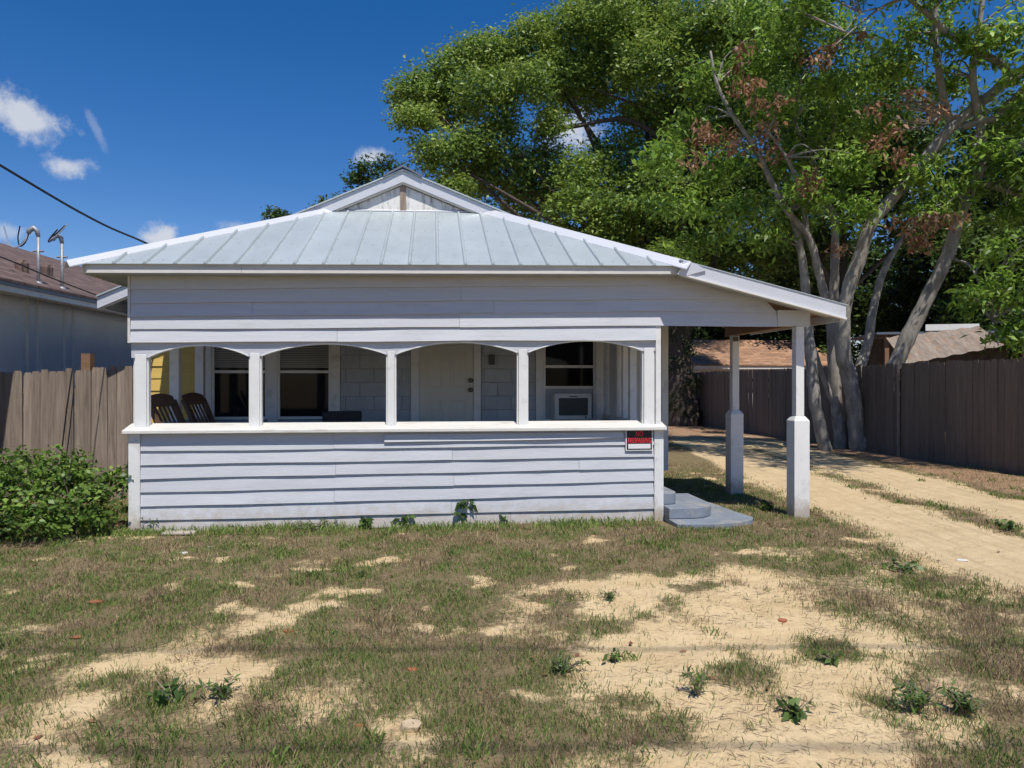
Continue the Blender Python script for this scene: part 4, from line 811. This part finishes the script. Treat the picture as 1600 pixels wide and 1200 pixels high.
for a in ((575, 823, .16, .10, 'low broad-leaved weed leftmost at the foot of the porch wall', True, 6, .10), (632, 821, .15, .07, 'small drooping weed second along the porch wall', True, 4, .10), (722, 818, .36, .12, 'tall drooping weed growing up the middle of the porch wall', True, 9, .12), (788, 816, .14, .08, 'small weed just right of the tall one at the porch wall', True, 4, .10), (880, 812, .12, .06, 'small round-leaved weed near the right end of the porch wall', True, 3, .09),
          (240, 828, .18, .16, 'fine-leaved weed at the left corner of the porch wall', False, 12, .06), (490, 828, .14, .30, 'spreading weed patch left of centre along the porch wall', False, 16, .06), (270, 1095, .10, .17, 'runner of round dark leaves on the left sand patch', True, 7, .06), (350, 1088, .10, .16, 'grassy clump beside the left sand patch', False, 10, .06), (880, 1045, .09, .13, 'dark green mat of weed at the edge of the right sand', False, 16, .045),
          (1092, 1085, .16, .10, 'upright sprig in the lower sandy area', False, 7, .05), (1240, 1118, .09, .14, 'flat broad weed in the lower right sand', True, 8, .06), (1300, 1036, .07, .09, 'small leafy weed in the middle of the right sand', True, 5, .05), (960, 1030, .07, .07, 'tiny sprout on the sand below the dark weed mat', True, 4, .05), (955, 937, .05, .11, 'low green weed at the top edge of the sand', False, 9, .045), (1410, 890, .10, .16, 'leafy weeds bordering the sandy drive', True, 8, .06),
          (1575, 828, .12, .14, 'weed tuft on the middle strip of the drive', True, 8, .06), (1430, 1110, .13, .13, 'spiky tuft in the lower right corner sand', False, 22, .05), (1195, 795, .12, .16, 'weeds between the two white porch columns', True, 9, .07), (1510, 1112, .13, .12, 'rightmost spiky tuft in the lower yard', False, 22, .05)):
    weed(*a)
# --- grass, straw and litter over the yard
def scatter(n, x0, x1, y0, y1):
    y = rng.uniform(y0, y1, n); return np.clip(rng.uniform(-1, 1, n)*(y*.76+1.0), x0, x1), y
def outside_house(x, y):
    u = (x-XL)*C_+(y-DL)*S_; v = -(x-XL)*S_+(y-DL)*C_
    return ~((u > -.1) & (u < 6.03) & (v > -.02)) & ~((u > 5.9) & (u < 7.05) & (v > -.5) & (v < .9)) & ~((u > -.95) & (v > 2.3) & (u < 6.95))
def blades(name, n, dens, hmin, hmax, wd, cols, flat=False, area=(-7.5, 10.5, 2.0, 14.5), size_by_d=True):
    x, y = scatter(n, *area); vis = (x > area[0]) & (x < area[1]) & outside_house(x, y); x, y = x[vis], y[vis]
    k = rng.random(len(x)) < dens(x, y); x, y = x[k], y[k]; N = len(x)
    h = rng.uniform(hmin, hmax, N)*(.7+.6*fbm(x, y, 1.7)); a = rng.uniform(0, 6.283, N); lean = rng.uniform(.1, .8, N) if not flat else rng.uniform(1.5, 3.0, N)
    if flat: hz = h*.07; out = h
    else: hz = h/np.sqrt(1+lean**2); out = hz*lean
    z = gz(x, y); w = wd*np.clip(y/5, .8, 2.2); dx, dy = np.cos(a), np.sin(a); b = a+rng.uniform(.8, 2.3, N); sx, sy = np.cos(b)*w/2, np.sin(b)*w/2
    p0 = np.stack([x-sx, y-sy, z-.004], 1); p1 = np.stack([x+sx, y+sy, z-.004], 1)
    p2 = np.stack([x+dx*out*.55+sx*.7, y+dy*out*.55+sy*.7, z+hz*.72], 1); p3 = np.stack([x+dx*out, y+dy*out, z+(hz if not flat else .006)], 1)
    hue = fbm(x+11, y+7, 2.4); c = cols(hue, N); o = npmesh(name, np.stack([p0, p1, p2, p3], 1), 4, 'grass', None, c); return o
GR = np.array([(.145, .21, .05), (.18, .25, .065), (.11, .175, .045), (.24, .285, .085)]); ST_ = np.array([(.40, .30, .17), (.30, .215, .125), (.50, .40, .24), (.22, .155, .10)])
def gcol(hue, N):
    g = GR[rng.integers(0, 4, N)]; s = ST_[rng.integers(0, 4, N)]; f = (rng.random(N) < np.clip((hue-.34)*5.0, .12, .92))[:, None]; return np.where(f, g, s)*rng.uniform(.8, 1.2, N)[:, None]
def gd(x, y):
    g, s, d, l = masks(x, y); clump = np.clip((fbm(x+5, y+2, 4.5, 3)-.25)*3.6, .2, 1); return g*clump*np.where(l > .5, .25, 1)*np.clip(1.25-y/14, .2, 1)
def walld(x, y):
    u = (x-XL)*C_+(y-DL)*S_; v = -(x-XL)*S_+(y-DL)*C_; return np.where((v > -.45) & (v < -.01) & (u > -.3) & (u < 6.1), np.clip(1+v*2, 0, 1)*np.clip((fbm(x, y, 2.2)-.25)*3, .1, 1), 0)
tag(blades('lawn_grass', 760000, gd, .016, .052, .0042, gcol), 'patchy short grass, half green and half dry, over the yard', 'grass', kind='stuff')
tag(blades('wall_grass', 120000, walld, .03, .11, .005, lambda h, N: GR[rng.integers(0, 4, N)]*rng.uniform(.9, 1.5, N)[:, None], area=(-4.6, 2.2, 6.9, 8.9)), 'bright green grass fringe along the foot of the porch wall', 'grass', kind='stuff')
tag(blades('dry_straw', 240000, lambda x, y: masks(x, y)[0]*.8+.015, .03, .08, .0020, lambda h, N: ST_[rng.integers(0, 4, N)]*rng.uniform(.7, 1.1, N)[:, None], flat=True), 'dry straw and dead runners lying over the soil', 'straw', kind='stuff')
def twd(x, y):
    g, s, d, l = masks(x, y); return (1-d)*np.clip((fbm(x+90, y+31, 1.6, 4)-.46)*6, 0, 1)*(.3+.7*s)
tag(blades('twig_litter', 110000, twd, .03, .10, .0013, lambda h, N: np.array([(.20, .15, .12), (.13, .095, .08), (.27, .20, .155)])[rng.integers(0, 3, N)], flat=True), 'dark dead twigs scattered on the sand', 'twigs', kind='stuff')
def tuft_grass():
    n = 520; x, y = scatter(n, -9, 10, 2.2, 12); ok = outside_house(x, y); g = masks(x, y)[0]; ok &= rng.random(n) < (g*.8+.06); x, y = x[ok], y[ok]
    k = 22; X = np.repeat(x, k)+rng.normal(size=len(x)*k)*.035; Y = np.repeat(y, k)+rng.normal(size=len(x)*k)*.035; N = len(X)
    h = rng.uniform(.03, .085, N)*np.repeat(rng.uniform(.5, 1.1, len(x)), k); a = rng.uniform(0, 6.283, N); ln = rng.uniform(.3, 1.1, N); hz = h/np.sqrt(1+ln**2); o = hz*ln; z = gz(X, Y); w = .0052*np.clip(Y/5, .8, 2)
    dx, dy = np.cos(a), np.sin(a); sx, sy = -dy*w/2, dx*w/2
    V = np.stack([np.stack([X-sx, Y-sy, z-.004], 1), np.stack([X+sx, Y+sy, z-.004], 1), np.stack([X+dx*o*.5+sx*.7, Y+dy*o*.5+sy*.7, z+hz*.8], 1), np.stack([X+dx*o, Y+dy*o, z+hz], 1)], 1)
    tag(npmesh('grass_tufts', V, 4, 'grass', None, GR[rng.integers(0, 4, N)]*rng.uniform(.8, 1.3, N)[:, None]), 'longer green grass tufts dotted across the yard', 'grass', kind='stuff')
tuft_grass()
n = 9000; x = rng.uniform(-7, 12, n); y = rng.uniform(2.2, 24, n); l = masks(x, y)[3]; ok = outside_house(x, y) & (rng.random(n) < np.clip(l+.10, 0, 1)); x, y = x[ok], y[ok]
P = np.stack([x, y, gz(x, y)+.012], 1); q = leaf_quads(P, .05, .026, None, 0); q[:, :, 2] = (q[:, :, 2]-P[:, None, 2])*.25+P[:, None, 2]
tag(npmesh('fallen_leaves', q, 4, 'leafy', None, np.array([(.30, .14, .08), (.22, .11, .065), (.38, .22, .13)])[rng.integers(0, 3, len(P))]), 'fallen brown leaves under the trees and over the yard', 'leaves', kind='stuff')
# --- loose bits
def bit(name, mat, px, py, size, label, cat, flat=.35):
    x, y = G(px, py); m = MB(); s = size; pts = [(math.cos(k/7*6.283)*s*random.uniform(.6, 1), math.sin(k/7*6.283)*s*.7*random.uniform(.6, 1), 0) for k in range(7)]
    m.prism(pts, (random.uniform(-.2, .2)*s, random.uniform(-.2, .2)*s, s*flat)); o = m.build(name, mat, None, bevel=s*.08); o.location = (x, y, float(gz(np.array([x]), np.array([y]))[0])-.004); tag(o, label, cat)
for (px, py, s, l) in ((151, 939, .06, 'flat red brick piece in the left grass'), (452, 984, .045, 'red brick chunk above the end of the left sand'), (1222, 968, .05, 'round rust-red piece on the right sand'), (645, 1041, .035, 'small orange-red chunk in the middle grass'), (120, 993, .05, 'dark red clod in the left grass'), (560, 1130, .03, 'small red-brown chunk near the bottom middle')):
    bit('brick_fragment', 'brick', px, py, s, l, 'brick piece')
for (px, py, s, l) in ((290, 862, .06, 'largest white scrap below the left end of the porch'), (328, 853, .03, 'small white scrap right of the largest one'), (232, 893, .025, 'white scrap in the grass below the bush'), (900, 856, .03, 'white scrap in the grass below the right window arch'), (570, 920, .025, 'white scrap in the middle of the grass'), (1502, 874, .07, 'flat white scrap lying on the sandy drive')):
    bit('white_scrap', 'litterw', px, py, s, l, 'debris', .15)
bit('sandy_stone', 'stone', 640, 1137, .075, 'pale sandy stone near the bottom middle', 'stone', .5)
q = part('white_board', 'white', None, (-.17, .17, -.07, .07, .0, .02), bevel=.004); x, y = G(282, 833); q.location = (x, y-.02, .0); q.rotation_euler = (0, 0, R(4)); tag(q, 'white board scrap flat against the porch wall foot', 'board')
